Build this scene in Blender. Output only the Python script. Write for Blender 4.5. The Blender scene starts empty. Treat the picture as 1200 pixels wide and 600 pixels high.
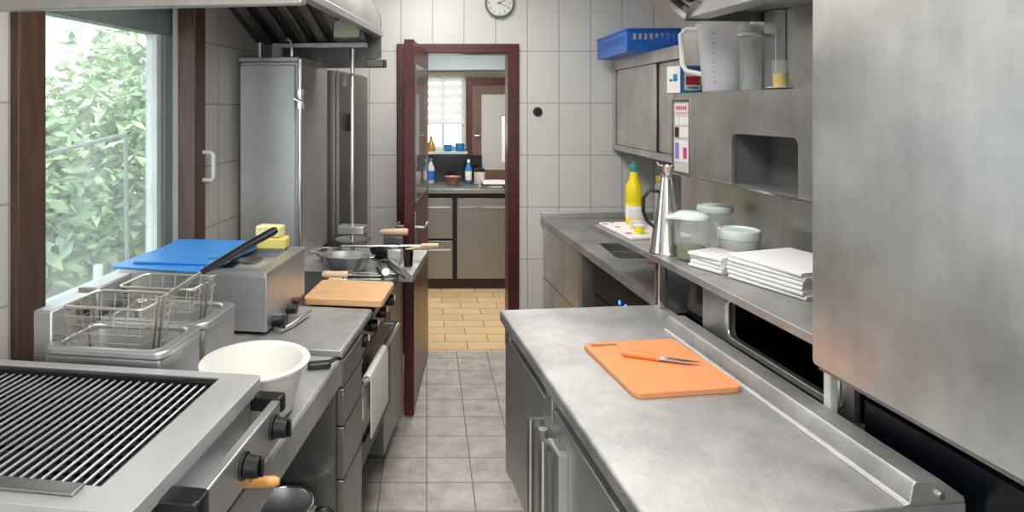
import bpy, bmesh, math, random
from mathutils import Vector, Matrix
random.seed(7)
C = bpy.context.scene.collection
PI = math.pi

# ------------------------------------------------------------------ frames
# W = room axes; L = the run along the left (window) wall, R = the run along the right wall
ANG = {'W': 0.0, 'L': math.radians(-8), 'R': math.radians(6)}
def rotz(a): return Matrix.Rotation(a, 4, 'Z')
def wpt(fr, p): return rotz(ANG[fr]) @ Vector(p)
def to_frame(fr, p): return rotz(-ANG[fr]) @ Vector(p)

# ------------------------------------------------------------------ mesh builder
class MB:
    def __init__(s):
        s.bm = bmesh.new(); s.mi = 0
    def _f(s, vs, smooth=True):
        try:
            f = s.bm.faces.new(vs); f.material_index = s.mi; f.smooth = smooth; return f
        except ValueError:
            return None
    def v(s, p): return s.bm.verts.new(p)
    def box(s, x0, x1, y0, y1, z0, z1):
        V = [s.v((x, y, z)) for z in (z0, z1) for y in (y0, y1) for x in (x0, x1)]
        for a in ((0,2,3,1),(4,5,7,6),(0,1,5,4),(2,6,7,3),(0,4,6,2),(1,3,7,5)):
            s._f([V[i] for i in a])
        return s
    @staticmethod
    def m(axis, a, b, c):
        return (a, b, c) if axis == 'z' else ((c, a, b) if axis == 'x' else (a, c, b))
    def prism(s, pts, c0, c1, axis='z'):
        A = [s.v(s.m(axis, a, b, c0)) for a, b in pts]; B = [s.v(s.m(axis, a, b, c1)) for a, b in pts]
        n = len(pts)
        s._f(A[::-1]); s._f(B)
        for i in range(n): s._f([A[i], A[(i+1)%n], B[(i+1)%n], B[i]])
        return s
    def rbox(s, x0, x1, y0, y1, z0, z1, r=.01, axis='z', n=4):
        if axis == 'z': return s.prism(rrect(x0,x1,y0,y1,r,n), z0, z1, 'z')
        if axis == 'x': return s.prism(rrect(y0,y1,z0,z1,r,n), x0, x1, 'x')
        return s.prism(rrect(x0,x1,z0,z1,r,n), y0, y1, 'y')
    def holed(s, outer, holes, c0, c1, axis='z'):
        for c in (c0, c1):
            es = []
            for loop in [outer] + holes:
                vs = [s.v(s.m(axis, a, b, c)) for a, b in loop]
                for i in range(len(vs)): es.append(s.bm.edges.new((vs[i], vs[(i+1) % len(vs)])))
            r = bmesh.ops.triangle_fill(s.bm, edges=es, use_beauty=True)
            for g in r['geom']:
                if isinstance(g, bmesh.types.BMFace): g.material_index = s.mi; g.smooth = False
        for loop in [outer] + holes:
            A = [s.v(s.m(axis, a, b, c0)) for a, b in loop]; B = [s.v(s.m(axis, a, b, c1)) for a, b in loop]
            for i in range(len(loop)):
                j = (i+1) % len(loop); s._f([A[i], A[j], B[j], B[i]])
        return s
    def cyl(s, p0, p1, r0, r1=None, seg=20, cap=True):
        r1 = r0 if r1 is None else r1
        p0 = Vector(p0); p1 = Vector(p1); d = (p1-p0).normalized()
        a = d.orthogonal().normalized(); b = d.cross(a)
        A = []; B = []
        for i in range(seg):
            t = 2*PI*i/seg; o = a*math.cos(t) + b*math.sin(t)
            A.append(s.v(p0+o*r0)); B.append(s.v(p1+o*r1))
        for i in range(seg): s._f([A[i], A[(i+1)%seg], B[(i+1)%seg], B[i]])
        if cap: s._f(A[::-1]); s._f(B)
        return s
    def tube(s, pts, r, seg=8, closed=False, flat=1.0):
        pts = [Vector(p) for p in pts]; n = len(pts); rings = []; prev = None
        for i, p in enumerate(pts):
            if closed: d = (pts[(i+1)%n]-pts[i-1])
            else: d = pts[min(i+1,n-1)]-pts[max(i-1,0)]
            d.normalize()
            if prev is None: a = d.orthogonal().normalized()
            else:
                a = prev - d*prev.dot(d)
                a = a.normalized() if a.length > 1e-6 else d.orthogonal().normalized()
            prev = a; b = d.cross(a)
            rr = r[i] if isinstance(r, (list, tuple)) else r
            rings.append([s.v(p + a*math.cos(2*PI*k/seg)*rr + b*math.sin(2*PI*k/seg)*rr*flat) for k in range(seg)])
        m = n if closed else n-1
        for i in range(m):
            A = rings[i]; B = rings[(i+1)%n]
            for k in range(seg): s._f([A[k], A[(k+1)%seg], B[(k+1)%seg], B[k]])
        if not closed: s._f(rings[0][::-1]); s._f(rings[-1])
        return s
    def lathe(s, prof, c=(0,0,0), seg=36, sx=1, sy=1):
        rings = []
        for r, z in prof:
            if r < 1e-5: rings.append([s.v((c[0], c[1], c[2]+z))])
            else: rings.append([s.v((c[0]+sx*r*math.cos(2*PI*k/seg), c[1]+sy*r*math.sin(2*PI*k/seg), c[2]+z)) for k in range(seg)])
        for A, B in zip(rings, rings[1:]):
            for k in range(seg):
                j = (k+1) % seg
                if len(A) == 1 and len(B) == 1: continue
                if len(A) == 1: s._f([A[0], B[k], B[j]])
                elif len(B) == 1: s._f([A[k], A[j], B[0]])
                else: s._f([A[k], A[j], B[j], B[k]])
        return s
    def ball(s, c, r, sz=1.0, seg=16):
        return s.lathe([(r*math.sin(PI*i/8), -r*sz*math.cos(PI*i/8)) for i in range(9)], c, seg)
    def quad(s, a, b, c, d):
        s._f([s.v(a), s.v(b), s.v(c), s.v(d)]); return s
    def rot(s, ang, axis='Z', c=(0,0,0)):
        bmesh.ops.rotate(s.bm, verts=s.bm.verts, cent=c, matrix=Matrix.Rotation(ang, 3, axis)); return s
    def move(s, d):
        bmesh.ops.translate(s.bm, verts=s.bm.verts, vec=d); return s
    def build(s, name, mats, parent=None, origin=(0,0,0), bevel=0, bseg=2, normals=True, sharp=38):
        bmesh.ops.remove_doubles(s.bm, verts=s.bm.verts, dist=1e-5)
        if normals: bmesh.ops.recalc_face_normals(s.bm, faces=s.bm.faces)
        o = Vector(origin)
        for v in s.bm.verts: v.co -= o
        lim = math.radians(sharp)
        for e in s.bm.edges:
            e.smooth = len(e.link_faces) == 2 and e.calc_face_angle(0) < lim
        me = bpy.data.meshes.new(name); s.bm.to_mesh(me); s.bm.free()
        for m in (mats if isinstance(mats, (list, tuple)) else [mats]): me.materials.append(m)
        ob = bpy.data.objects.new(name, me); C.objects.link(ob)
        if parent is not None: ob.parent = parent
        if bevel:
            b = ob.modifiers.new('bevel', 'BEVEL'); b.width = bevel; b.segments = bseg; b.limit_method = 'ANGLE'; b.angle_limit = math.radians(40)
        return ob

def rrect(x0, x1, y0, y1, r, n=4):
    P = []
    for cx, cy, a in ((x1-r, y0+r, -PI/2), (x1-r, y1-r, 0), (x0+r, y1-r, PI/2), (x0+r, y0+r, PI)):
        for i in range(n+1):
            t = a + PI/2*i/n; P.append((cx+r*math.cos(t), cy+r*math.sin(t)))
    return P
def rect(x0, x1, y0, y1): return [(x0,y0),(x1,y0),(x1,y1),(x0,y1)]
def box(*a): return MB().box(*a)

# ------------------------------------------------------------------ things
class Thing:
    def __init__(s, name, label, cat, fr, origin, rot=0.0, group=None, kind=None):
        e = bpy.data.objects.new(name, None); C.objects.link(e); e.empty_display_size = .05
        s.fr, s.o, s.e = fr, Vector(origin), e
        e.location = wpt(fr, origin); e.rotation_euler = (0, 0, ANG[fr] + rot)
        if kind: e['kind'] = kind
        else: e['label'] = label; e['category'] = cat
        if group: e['group'] = group
        s.rel = rot != 0
    def part(s, name, mb, mats, parent=None, rel=None, label=None, **k):
        rel = s.rel if rel is None else rel
        o = mb.build(name, mats, parent or s.e, (0,0,0) if rel else s.o, **k)
        if label: o['label'] = label
        return o
def solo(name, label, cat, fr, origin, mb, mats, rot=0.0, group=None, kind=None, rel=False, **k):
    o = mb.build(name, mats, None, (0,0,0) if (rel or rot) else origin, **k)
    o.location = wpt(fr, origin); o.rotation_euler = (0, 0, ANG[fr] + rot)
    if kind:
        o['kind'] = kind
        if label: o['label'] = label
    if cat: o['label'] = label; o['category'] = cat
    if group: o['group'] = group
    return o
def struct(name, mb, mats, fr='W', origin=(0,0,0), parent=None, **k):
    o = mb.build(name, mats, parent, origin if parent is None else origin, **k)
    if parent is None:
        o.location = wpt(fr, origin); o.rotation_euler = (0, 0, ANG[fr]); o['kind'] = 'structure'
    return o

# ------------------------------------------------------------------ materials
def newmat(name):
    m = bpy.data.materials.new(name); m.use_nodes = True
    nt = m.node_tree; b = nt.nodes['Principled BSDF']
    return m, nt, b
def srgb(h):
    c = [int(h[i:i+2], 16)/255 for i in (0, 2, 4)]
    return tuple((x/12.92 if x <= .04045 else ((x+.055)/1.055)**2.4) for x in c) + (1,)
def plain(name, col, rough=.5, metal=0, var=.06, scale=9, alpha=1, bump=0, spec=.5, trans=0, emit=0):
    m, nt, b = newmat(name); N = nt.nodes; K = nt.links
    col = srgb(col) if isinstance(col, str) else col
    tc = N.new('ShaderNodeTexCoord'); no = N.new('ShaderNodeTexNoise')
    no.inputs['Scale'].default_value = scale; no.inputs['Detail'].default_value = 5
    K.new(tc.outputs['Object'], no.inputs['Vector'])
    mx = N.new('ShaderNodeMix'); mx.data_type = 'RGBA'
    mx.inputs['A'].default_value = tuple(max(0, c*(1-var*1.5)) for c in col[:3]) + (1,)
    mx.inputs['B'].default_value = tuple(min(1, c*(1+var)) for c in col[:3]) + (1,)
    K.new(no.outputs['Fac'], mx.inputs['Factor']); K.new(mx.outputs['Result'], b.inputs['Base Color'])
    b.inputs['Roughness'].default_value = rough; b.inputs['Metallic'].default_value = metal
    b.inputs['Alpha'].default_value = alpha; b.inputs['Specular IOR Level'].default_value = spec
    if trans: b.inputs['Transmission Weight'].default_value = trans
    if bump:
        bp = N.new('ShaderNodeBump'); bp.inputs['Strength'].default_value = bump; bp.inputs['Distance'].default_value = .004
        K.new(no.outputs['Fac'], bp.inputs['Height']); K.new(bp.outputs['Normal'], b.inputs['Normal'])
    return m
def steel(name, c=.58, rough=.3, stretch=(2, 2, 60), mott=.12, tint=(1, .985, .96), metal=1.0, rv=.12):
    m, nt, b = newmat(name); N = nt.nodes; K = nt.links
    tc = N.new('ShaderNodeTexCoord')
    mp = N.new('ShaderNodeMapping'); mp.inputs['Scale'].default_value = stretch
    K.new(tc.outputs['Object'], mp.inputs['Vector'])
    n1 = N.new('ShaderNodeTexNoise'); n1.inputs['Scale'].default_value = 6; n1.inputs['Detail'].default_value = 6; n1.inputs['Roughness'].default_value = .65
    K.new(mp.outputs['Vector'], n1.inputs['Vector'])
    n2 = N.new('ShaderNodeTexNoise'); n2.inputs['Scale'].default_value = 5; n2.inputs['Detail'].default_value = 5; n2.inputs['Roughness'].default_value = .6
    K.new(tc.outputs['Object'], n2.inputs['Vector'])
    add = N.new('ShaderNodeMath'); add.operation = 'MULTIPLY_ADD'; add.inputs[1].default_value = .35
    K.new(n1.outputs['Fac'], add.inputs[0]); K.new(n2.outputs['Fac'], add.inputs[2])
    cr = N.new('ShaderNodeMapRange'); cr.inputs['From Min'].default_value = .4; cr.inputs['From Max'].default_value = .95
    cr.inputs['To Min'].default_value = 0; cr.inputs['To Max'].default_value = 1
    K.new(add.outputs[0], cr.inputs['Value'])
    mx = N.new('ShaderNodeMix'); mx.data_type = 'RGBA'
    mx.inputs['A'].default_value = tuple(c*(1-mott)*t for t in tint) + (1,)
    mx.inputs['B'].default_value = tuple(min(1, c*(1+mott)*t) for t in tint) + (1,)
    K.new(cr.outputs['Result'], mx.inputs['Factor']); K.new(mx.outputs['Result'], b.inputs['Base Color'])
    rr = N.new('ShaderNodeMapRange'); rr.inputs['To Min'].default_value = rough-rv/2; rr.inputs['To Max'].default_value = rough+rv
    K.new(n2.outputs['Fac'], rr.inputs['Value']); K.new(rr.outputs['Result'], b.inputs['Roughness'])
    b.inputs['Metallic'].default_value = metal*.92
    return m
def tiles(name, comps, off, w, h, col, grout, rough=.25, mortar=.004, offset=0.0, var=.05, mott=.0, mscale=7, bump=.35, mcol=None):
    m, nt, b = newmat(name); N = nt.nodes; K = nt.links
    tc = N.new('ShaderNodeTexCoord'); sp = N.new('ShaderNodeSeparateXYZ'); K.new(tc.outputs['Object'], sp.inputs[0])
    cb = N.new('ShaderNodeCombineXYZ')
    for i, ax in enumerate(comps):
        ad = N.new('ShaderNodeMath'); ad.operation = 'ADD'; ad.inputs[1].default_value = off[i]
        K.new(sp.outputs['XYZ'.index(ax)], ad.inputs[0]); K.new(ad.outputs[0], cb.inputs[i])
    br = N.new('ShaderNodeTexBrick'); br.offset = offset; br.squash = 1
    br.inputs['Scale'].default_value = 1; br.inputs['Brick Width'].default_value = w; br.inputs['Row Height'].default_value = h
    br.inputs['Mortar Size'].default_value = mortar; br.inputs['Mortar Smooth'].default_value = .3
    c = srgb(col); g = srgb(grout)
    br.inputs['Color1'].default_value = tuple(x*(1-var) for x in c[:3])+(1,); br.inputs['Color2'].default_value = tuple(min(1,x*(1+var)) for x in c[:3])+(1,)
    br.inputs['Mortar'].default_value = g
    K.new(cb.outputs[0], br.inputs['Vector'])
    src = br.outputs['Color']
    if mott:
        no = N.new('ShaderNodeTexNoise'); no.inputs['Scale'].default_value = mscale; no.inputs['Detail'].default_value = 8; no.inputs['Roughness'].default_value = .7
        K.new(tc.outputs['Object'], no.inputs['Vector'])
        mr = N.new('ShaderNodeMapRange'); mr.inputs['From Min'].default_value = .35; mr.inputs['From Max'].default_value = .68; mr.inputs['To Max'].default_value = mott
        K.new(no.outputs['Fac'], mr.inputs['Value'])
        mx = N.new('ShaderNodeMix'); mx.data_type = 'RGBA'; mx.inputs['B'].default_value = srgb(mcol or grout)
        K.new(mr.outputs['Result'], mx.inputs['Factor']); K.new(src, mx.inputs['A']); src = mx.outputs['Result']
    K.new(src, b.inputs['Base Color']); b.inputs['Roughness'].default_value = rough
    bp = N.new('ShaderNodeBump'); bp.invert = True; bp.inputs['Strength'].default_value = bump; bp.inputs['Distance'].default_value = .003
    K.new(br.outputs['Fac'], bp.inputs['Height']); K.new(bp.outputs['Normal'], b.inputs['Normal'])
    return m
def wood(name, c1, c2, scale=(2, 30, 30), rough=.5):
    m, nt, b = newmat(name); N = nt.nodes; K = nt.links
    tc = N.new('ShaderNodeTexCoord'); mp = N.new('ShaderNodeMapping'); mp.inputs['Scale'].default_value = scale
    K.new(tc.outputs['Object'], mp.inputs['Vector'])
    no = N.new('ShaderNodeTexNoise'); no.inputs['Scale'].default_value = 2; no.inputs['Detail'].default_value = 6
    K.new(mp.outputs['Vector'], no.inputs['Vector'])
    mx = N.new('ShaderNodeMix'); mx.data_type = 'RGBA'; mx.inputs['A'].default_value = srgb(c1); mx.inputs['B'].default_value = srgb(c2)
    mr = N.new('ShaderNodeMapRange'); mr.inputs['From Min'].default_value = .3; mr.inputs['From Max'].default_value = .7
    K.new(no.outputs['Fac'], mr.inputs['Value']); K.new(mr.outputs['Result'], mx.inputs['Factor'])
    K.new(mx.outputs['Result'], b.inputs['Base Color']); b.inputs['Roughness'].default_value = rough
    return m
def glass(name, tint=(.95, 1, .98), haze=.12):
    m = bpy.data.materials.new(name); m.use_nodes = True; nt = m.node_tree; N = nt.nodes; K = nt.links
    N.clear(); out = N.new('ShaderNodeOutputMaterial'); t = N.new('ShaderNodeBsdfTransparent'); g = N.new('ShaderNodeBsdfGlossy')
    t.inputs['Color'].default_value = tint + (1,); g.inputs['Roughness'].default_value = .03
    lw0 = N.new('ShaderNodeLayerWeight'); lw0.inputs['Blend'].default_value = .5
    pw = N.new('ShaderNodeMath'); pw.operation = 'POWER'; pw.inputs[1].default_value = 4; K.new(lw0.outputs['Facing'], pw.inputs[0])
    lw = N.new('ShaderNodeMath'); lw.operation = 'MULTIPLY_ADD'; lw.inputs[1].default_value = .7; lw.inputs[2].default_value = .03; K.new(pw.outputs[0], lw.inputs[0])
    no = N.new('ShaderNodeTexNoise'); no.inputs['Scale'].default_value = 3
    tc = N.new('ShaderNodeTexCoord'); K.new(tc.outputs['Object'], no.inputs['Vector'])
    df = N.new('ShaderNodeBsdfDiffuse'); df.inputs['Color'].default_value = (.9, .95, .95, 1)  # diffuse white mixed in to paint haze over the view outside
    mr = N.new('ShaderNodeMapRange'); mr.inputs['To Max'].default_value = haze
    K.new(no.outputs['Fac'], mr.inputs['Value'])
    m1 = N.new('ShaderNodeMixShader'); K.new(mr.outputs['Result'], m1.inputs[0]); K.new(t.outputs[0], m1.inputs[1]); K.new(df.outputs[0], m1.inputs[2])
    m2 = N.new('ShaderNodeMixShader'); K.new(lw.outputs[0], m2.inputs[0]); K.new(m1.outputs[0], m2.inputs[1]); K.new(g.outputs[0], m2.inputs[2])
    K.new(m2.outputs[0], out.inputs[0]); return m

M = {}
M['steel'] = steel('brushed_steel', .58, .36, tint=(.985, .99, 1))
M['steelv'] = steel('vertical_brushed_steel', .62, .38, stretch=(60, 60, 2), tint=(.98, .99, 1))
M['panel'] = steel('sheen_streaked_steel', .60, .36, stretch=(4, 4, .25), mott=.24, tint=(1, .985, .96))  # tall tone streaks in the colour stand in for brushed reflections
M['top'] = steel('scratched_steel_worktop', .43, .47, stretch=(20, 5, 5), mott=.34, tint=(1, .995, .985), metal=.72)
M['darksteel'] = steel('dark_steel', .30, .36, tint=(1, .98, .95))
M['satin'] = steel('satin_steel_sheet', .68, .42, stretch=(60, 60, 2), mott=.08, tint=(.98, .99, 1), metal=.72)
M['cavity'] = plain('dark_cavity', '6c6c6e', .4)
M['rangedark'] = steel('blackened_steel', .055, .36, mott=.3)
M['backdoor'] = steel('dull_steel_door', .28, .4, mott=.1, tint=(1, .98, .95))
M['chrome'] = steel('polished_steel', .75, .14, mott=.05, rv=.05)
M['wire'] = steel('tinned_wire', .70, .36, mott=.15, tint=(1, .94, .82))
M['hoodin'] = steel('dark_hood_metal', .16, .4, mott=.3, tint=(1, 1.02, .98))  # dark, mottled metal for hood linings and end plates
M['baffle'] = steel('baffle_metal', .36, .36, mott=.35, tint=(1, .95, .85), stretch=(30, 2, 2))
M['iron'] = plain('cast_iron', '14171b', .34, .4, .4, 30)
M['ironbar'] = steel('seasoned_iron_bar', .74, .36, mott=.3, tint=(.96, 1, 1.04), metal=.85)
M['black'] = plain('black_plastic', '101114', .35)
M['blackmat'] = plain('matt_black', '08090b', .6)
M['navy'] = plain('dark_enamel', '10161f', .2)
M['wallL'] = tiles('left_wall_tile', 'YZ', (.07, -.06+.265*8-.265*6+.0), .40, .265, 'd9d6d0', 'b3afa8', var=.02, rough=.22)
M['wallB'] = tiles('white_wall_tile', 'XZ', (.211*8-.883+.211*4, .347*8-1.663), .211, .347, 'e9e8e4', 'b9b7b1', var=.015, rough=.2)
M['wallR'] = tiles('white_wall_tile_side', 'YZ', (4, .347*8-1.663), .211, .347, 'e4e3df', 'b9b7b1', var=.015, rough=.2)
M['floor'] = tiles('grey_floor_tile', 'XY', (4.0, .2*20-2.83), .2, .2, 'c6c1ba', '6f6a64', var=.05, mott=.8, mcol='8a847c', mscale=9, rough=.42, mortar=.0035)
M['floor2'] = tiles('ochre_floor_tile', 'XY', (4.07, .12), .30, .15, 'dfc69c', '9c8463', offset=.5, var=.10, mott=.4, mcol='c99c64', mscale=5, rough=.35, mortar=.005)
M['paint'] = plain('white_paint', 'e6e6e2', .6)
M['paintblue'] = plain('pale_blue_paint', 'b9ccd6', .5)
M['paintwarm'] = plain('warm_paint', 'd8cfc0', .6)
M['maroon'] = wood('maroon_wood', '401317', '5c1d23', (2, 2, 20), .35)
M['doorface'] = wood('reddish_brown_door', '5e3027', '7d4838', (20, 20, 2), .32)
M['woodpost'] = wood('brown_window_wood', '45302a', '604639', (20, 20, 2), .45)
M['lightwood'] = wood('light_wood', 'd2a06c', 'e8bf90', (4, 40, 40), .45)
M['handlewood'] = wood('handle_wood', 'b8823e', 'd9a860', (30, 3, 30), .5)
M['palewood'] = wood('pale_handle_wood', 'd8b489', 'ecd2ae', (30, 3, 30), .5)
M['alu'] = plain('white_aluminium', 'd7dcda', .35)
M['alugrey'] = plain('grey_green_aluminium', '7f8985', .35)
M['window'] = glass('window_glass', (.96, .99, .98), .5)
M['orange'] = plain('orange_plastic_board', 'f0a06a', .5, var=.05, scale=14)
M['orangedeep'] = plain('orange_handle', 'ec8a4c', .4)
M['blade'] = steel('knife_blade', .7, .18, mott=.08, rv=.05)
M['linen'] = plain('white_linen', 'efeeee', .9, var=.03, scale=40, bump=.25)
M['teal'] = plain('pale_teal_plastic', 'e2efeb', .3, var=.02)
M['cleartub'] = plain('clear_plastic', 'e8f2f0', .12, var=.02, alpha=.13)
M['frosted'] = plain('frosted_plastic', 'eeeef2', .3, var=.02, alpha=.5)
M['whiteplas'] = plain('white_plastic', 'f1f0ea', .35, var=.02)
M['bowlplas'] = plain('bowl_plastic', 'e9e9e4', .3, var=.02)
M['yellow'] = plain('yellow_plastic', 'f2dd17', .3, var=.05)
M['yellowsp'] = plain('yellow_sponge', 'e8d77c', .9, var=.08, scale=80, bump=.4)
M['yellowsp2'] = plain('buff_sponge', 'efe3a2', .9, var=.08, scale=80, bump=.4)
M['greencap'] = plain('teal_cap', '2f8c7c', .35)
M['herb'] = plain('green_sauce', '6f6a2a', .7, var=.4, scale=60)
M['blue'] = plain('blue_plastic', '2a6fd0', .35, var=.05)
M['bluelid'] = plain('blue_board_plastic', '3f8fd8', .35, var=.04)
M['pink'] = plain('pink_print', 'd8497e', .5)
M['red'] = plain('red_print', 'c32f38', .4)
M['bluecard'] = plain('blue_card', '2f84bd', .45)
M['purple'] = plain('violet_print', '8a83cf', .5)
M['blind'] = plain('blind_fabric', 'f4f4f2', .7, var=.02, alpha=.7)
M['paper'] = plain('white_paper', 'eeeae6', .6, var=.02)
M['palepink'] = plain('pale_pink_paper', 'e9d3d6', .6)
M['label'] = plain('grey_label', 'd3cdca', .4)
M['leaf'] = plain('leaf_green', '8fae82', .5, var=.3, scale=2.5)
M['leaf2'] = plain('leaf_light_green', 'b9cba0', .5, var=.3, scale=2.5)
M['bark'] = plain('bark', '6a5a48', .8, bump=.5)
M['render'] = plain('white_render', 'f4f4f4', .8, var=.02)
M['winpane'] = plain('pale_blue_pane', 'c3cede', .2)
M['ground'] = plain('paving', 'b9b6ad', .8)
M['brass'] = plain('amber_glass', 'b08a35', .2)
M['pinkclay'] = plain('pink_ceramic', 'c98a78', .4)
M['lamp'] = plain('lamp_glass', 'cfd2b4', .15)
M['amberliquid'] = plain('yellow_liquid', 'e9c21e', .3)
M['towel'] = plain('white_towel', 'e6e4dc', .9, var=.04, scale=50, bump=.3)
M['darkred'] = plain('dark_red_button', '4a1016', .3)
def led(name, col, st):
    m, nt, b = newmat(name); b.inputs['Base Color'].default_value = col; b.inputs['Emission Color'].default_value = col; b.inputs['Emission Strength'].default_value = st
    return m
M['blueled'] = led('blue_indicator', (.05, .25, 1, 1), 2.0)

# ================================================================== SETTING
LV = -1.32                    # left wall plane (frame L)
BY = 4.33                     # back wall plane (room)
struct('floor', box(-2.0, 1.75, -1.6, BY+.02, -.06, 0), M['floor'])
struct('floor', box(-.8, 1.4, BY+.02, 6.75, -.06, 0), M['floor2'])
struct('ceiling', box(-2.1, 1.85, -1.7, BY+.1, 2.65, 2.72), M['paint'])
mb = MB().holed(rect(-1.7, 4.215, 0, 2.65), [rect(1.56, 2.56, 1.0, 2.08)], LV-.18, LV, 'x')
struct('wall_left', mb, M['wallL'], 'L')
mb = MB().holed([(-.74, 0), (-.19, 0), (-.19, 2.05), (.60, 2.05), (.60, 0), (1.75, 0), (1.75, 2.65), (-.74, 2.65)], [], BY, BY+.12, 'y')
struct('wall_back', mb, M['wallB'])
struct('wall_right', box(1.65, 1.75, -1.6, BY, 0, 2.65), M['wallR'])
struct('wall_front', box(-1.9, 1.75, -1.7, -1.6, 0, 2.65), M['paint'])

# door frame and open door
mb = MB()
mb.holed([(-.20, 0), (-.13, 0), (-.13, 1.995), (.54, 1.995), (.54, 0), (.615, 0), (.615, 2.058), (-.20, 2.058)], [], BY-.025, BY+.145, 'y')
struct('trim_1', mb, M['maroon'], bevel=.006)
d = Thing('door_1', None, None, 'W', (-.035, 4.27, .012), rot=0, kind='structure')
d.e.rotation_euler = (0, 0, math.radians(-5.5)); d.rel = True
d.part('door_leaf', MB().box(-.0, .045, -.83, 0, 0, 1.985), M['doorface'], bevel=.004)
d.part('edge_band', MB().box(-.004, .049, -.845, -.828, 0, 1.985), M['maroon'], bevel=.003)
mb = MB().box(.0451, .052, -.80, -.76, .82, 1.06)
plate = d.part('lock_plate', mb, M['chrome'], bevel=.002)
mb = MB().tube([(.05, -.78, .98), (.095, -.78, .98), (.10, -.765, .98), (.10, -.66, .98)], .009)
d.part('door_handle', mb, M['chrome'], plate)
mb = MB().tube([(.0, -.78, .98), (-.05, -.78, .98), (-.055, -.765, .98), (-.055, -.66, .98)], .009)
d.part('door_handle', mb, M['chrome'], plate)
d.part('vision_panel', MB().box(.0452, .049, -.72, -.14, 1.1, 1.86), M['window'], label='glazed upper panel')

# left window
w = Thing('window_1', None, None, 'L', (LV, 2.05, 1.1), kind='structure')
mb = MB()
mb.box(LV-.19, LV+.025, 1.535, 1.635, .95, 2.15); mb.box(LV-.05, LV+.025, 2.472, 2.562, .90, 2.15)
w.part('window_post', mb, M['woodpost'], bevel=.004)
mb = MB(); mb.box(LV-.17, LV-.10, 1.635, 2.559, 1.93, 2.079); mb.box(LV-.17, LV+.02, 1.6, 2.5, 2.08, 2.15)
w.part('window_head', mb, M['alugrey'], bevel=.003)
mb = MB().box(LV-.2, LV+.03, 1.6, 2.5, .975, 1.003)
w.part('window_sill', mb, M['alu'], bevel=.003)
mb = MB(); mb.box(LV-.15, LV-.10, 2.405, 2.435, 1.003, 1.93); mb.box(LV-.085, LV-.052, 2.49, 2.52, 1.003, 2.08)
mb.box(LV-.15, LV-.10, 1.635, 2.405, 1.003, 1.035)
w.part('sash_frame', mb, M['alu'], bevel=.003)
mb = MB(); mb.box(LV-.16, LV-.085, 2.436, 2.559, 1.003, 1.93); mb.box(LV-.084, LV-.052, 2.521, 2.559, 1.003, 2.08)
w.part('sash_stile', mb, M['alugrey'], bevel=.003)
w.part('glass_pane', MB().box(LV-.128, LV-.122, 1.635, 2.406, 1.03, 1.932), M['window'])
mb = MB().tube([(LV+.025, 2.54, 1.45), (LV+.06, 2.54, 1.45), (LV+.07, 2.54, 1.44), (LV+.07, 2.54, 1.345), (LV+.06, 2.54, 1.335), (LV+.025, 2.54, 1.335)], .009)
w.part('handle', mb, M['whiteplas'])

# ------------------------------------------------------------------ outside
struct('ground', box(-14, -1.75, -3, 16, -.3, -.2), M['ground'])
b = Thing('building', 'white rendered building with pale windows beyond the garden', 'building', 'W', (-8, 11, -.2))
b.part('wall', box(-14, -3.6, 11, 12, -.2, 7.5), M['render'])
for x in (-6.62, -6.22, -5.75):
    pass
for (x0, x1, z0, z1) in ((-6.5, -6.25, 2.62, 3.16), (-6.1, -5.8, 2.55, 2.95), (-5.6, -5.35, 2.6, 2.95)):
    f = b.part('window', MB().holed(rect(x0-.04, x1+.04, z0-.04, z1+.04), [rect(x0, x1, z0, z1)], 10.94, 11.0, 'y'), M['alu'])
    b.part('pane', box(x0, x1, 10.97, 10.99, z0, z1), M['winpane'], f)
def bush(x, y, z, rx, ry, rz, n, mat, lab, name='bush'):
    t = Thing(name, lab, 'shrub', 'W', (x, y, -.2), group=None)
    mb = MB()
    for i in range(n):
        th = random.uniform(0, 2*PI); ph = math.acos(random.uniform(-1, 1)); r = random.uniform(.55, 1)**.5
        k = 1 + .18*math.sin(5*th+ph*3)
        p = Vector((x + rx*r*k*math.sin(ph)*math.cos(th), y + ry*r*k*math.sin(ph)*math.sin(th), z + rz*r*k*math.cos(ph)))
        if p.z < -.15: continue
        s = random.uniform(.05, .11)
        q = Matrix.Rotation(random.uniform(0, 2*PI), 3, 'Z') @ Matrix.Rotation(random.uniform(-1, 1), 3, 'X') @ Matrix.Rotation(random.uniform(-1, 1), 3, 'Y')
        mb.mi = 0 if random.random() < .72 else 1
        mb.quad(*[p + q @ Vector(a) for a in ((-s, 0, 0), (0, -s*.45, .01), (s, 0, 0), (0, s*.45, .01))])
    t.part('foliage', mb, mat, normals=False)
    mb = MB(); mb.tube([(x, y, -.2), (x+.04, y, z*.4), (x, y+.05, z)], [.06, .045, .02])
    for k in range(5):
        a = k*1.3; mb.tube([(x, y, z*.3), (x+.5*rx*math.cos(a), y+.5*ry*math.sin(a), z+.3*rz)], [.03, .01])
    t.part('trunk', mb, M['bark'])
bush(-2.95, 4.75, .62, .52, .5, .95, 2800, [M['leaf'], M['leaf2']], 'leafy green shrub nearest the house, low in the window view')
bush(-2.60, 6.2, .80, .62, .58, 1.05, 3200, [M['leaf'], M['leaf2']], 'leafy shrub at the right of the window view')
bush(-4.35, 6.3, .80, .68, .6, 1.15, 3200, [M['leaf'], M['leaf2']], 'green shrub behind the left window post')
bush(-3.75, 8.0, 1.15, .95, .8, 1.35, 3600, [M['leaf2'], M['leaf']], 'tallest pale green shrub, just before the white building')
mb = MB().tube([(-2.55, 4.0, 1.30), (-1.95, 4.2, 1.46)], .014); mb.tube([(-1.95, 4.2, 1.46), (-1.93, 4.2, -.2)], .014); mb.tube([(-2.55, 4.0, 1.30), (-2.55, 4.0, -.2)], .014)
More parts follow.
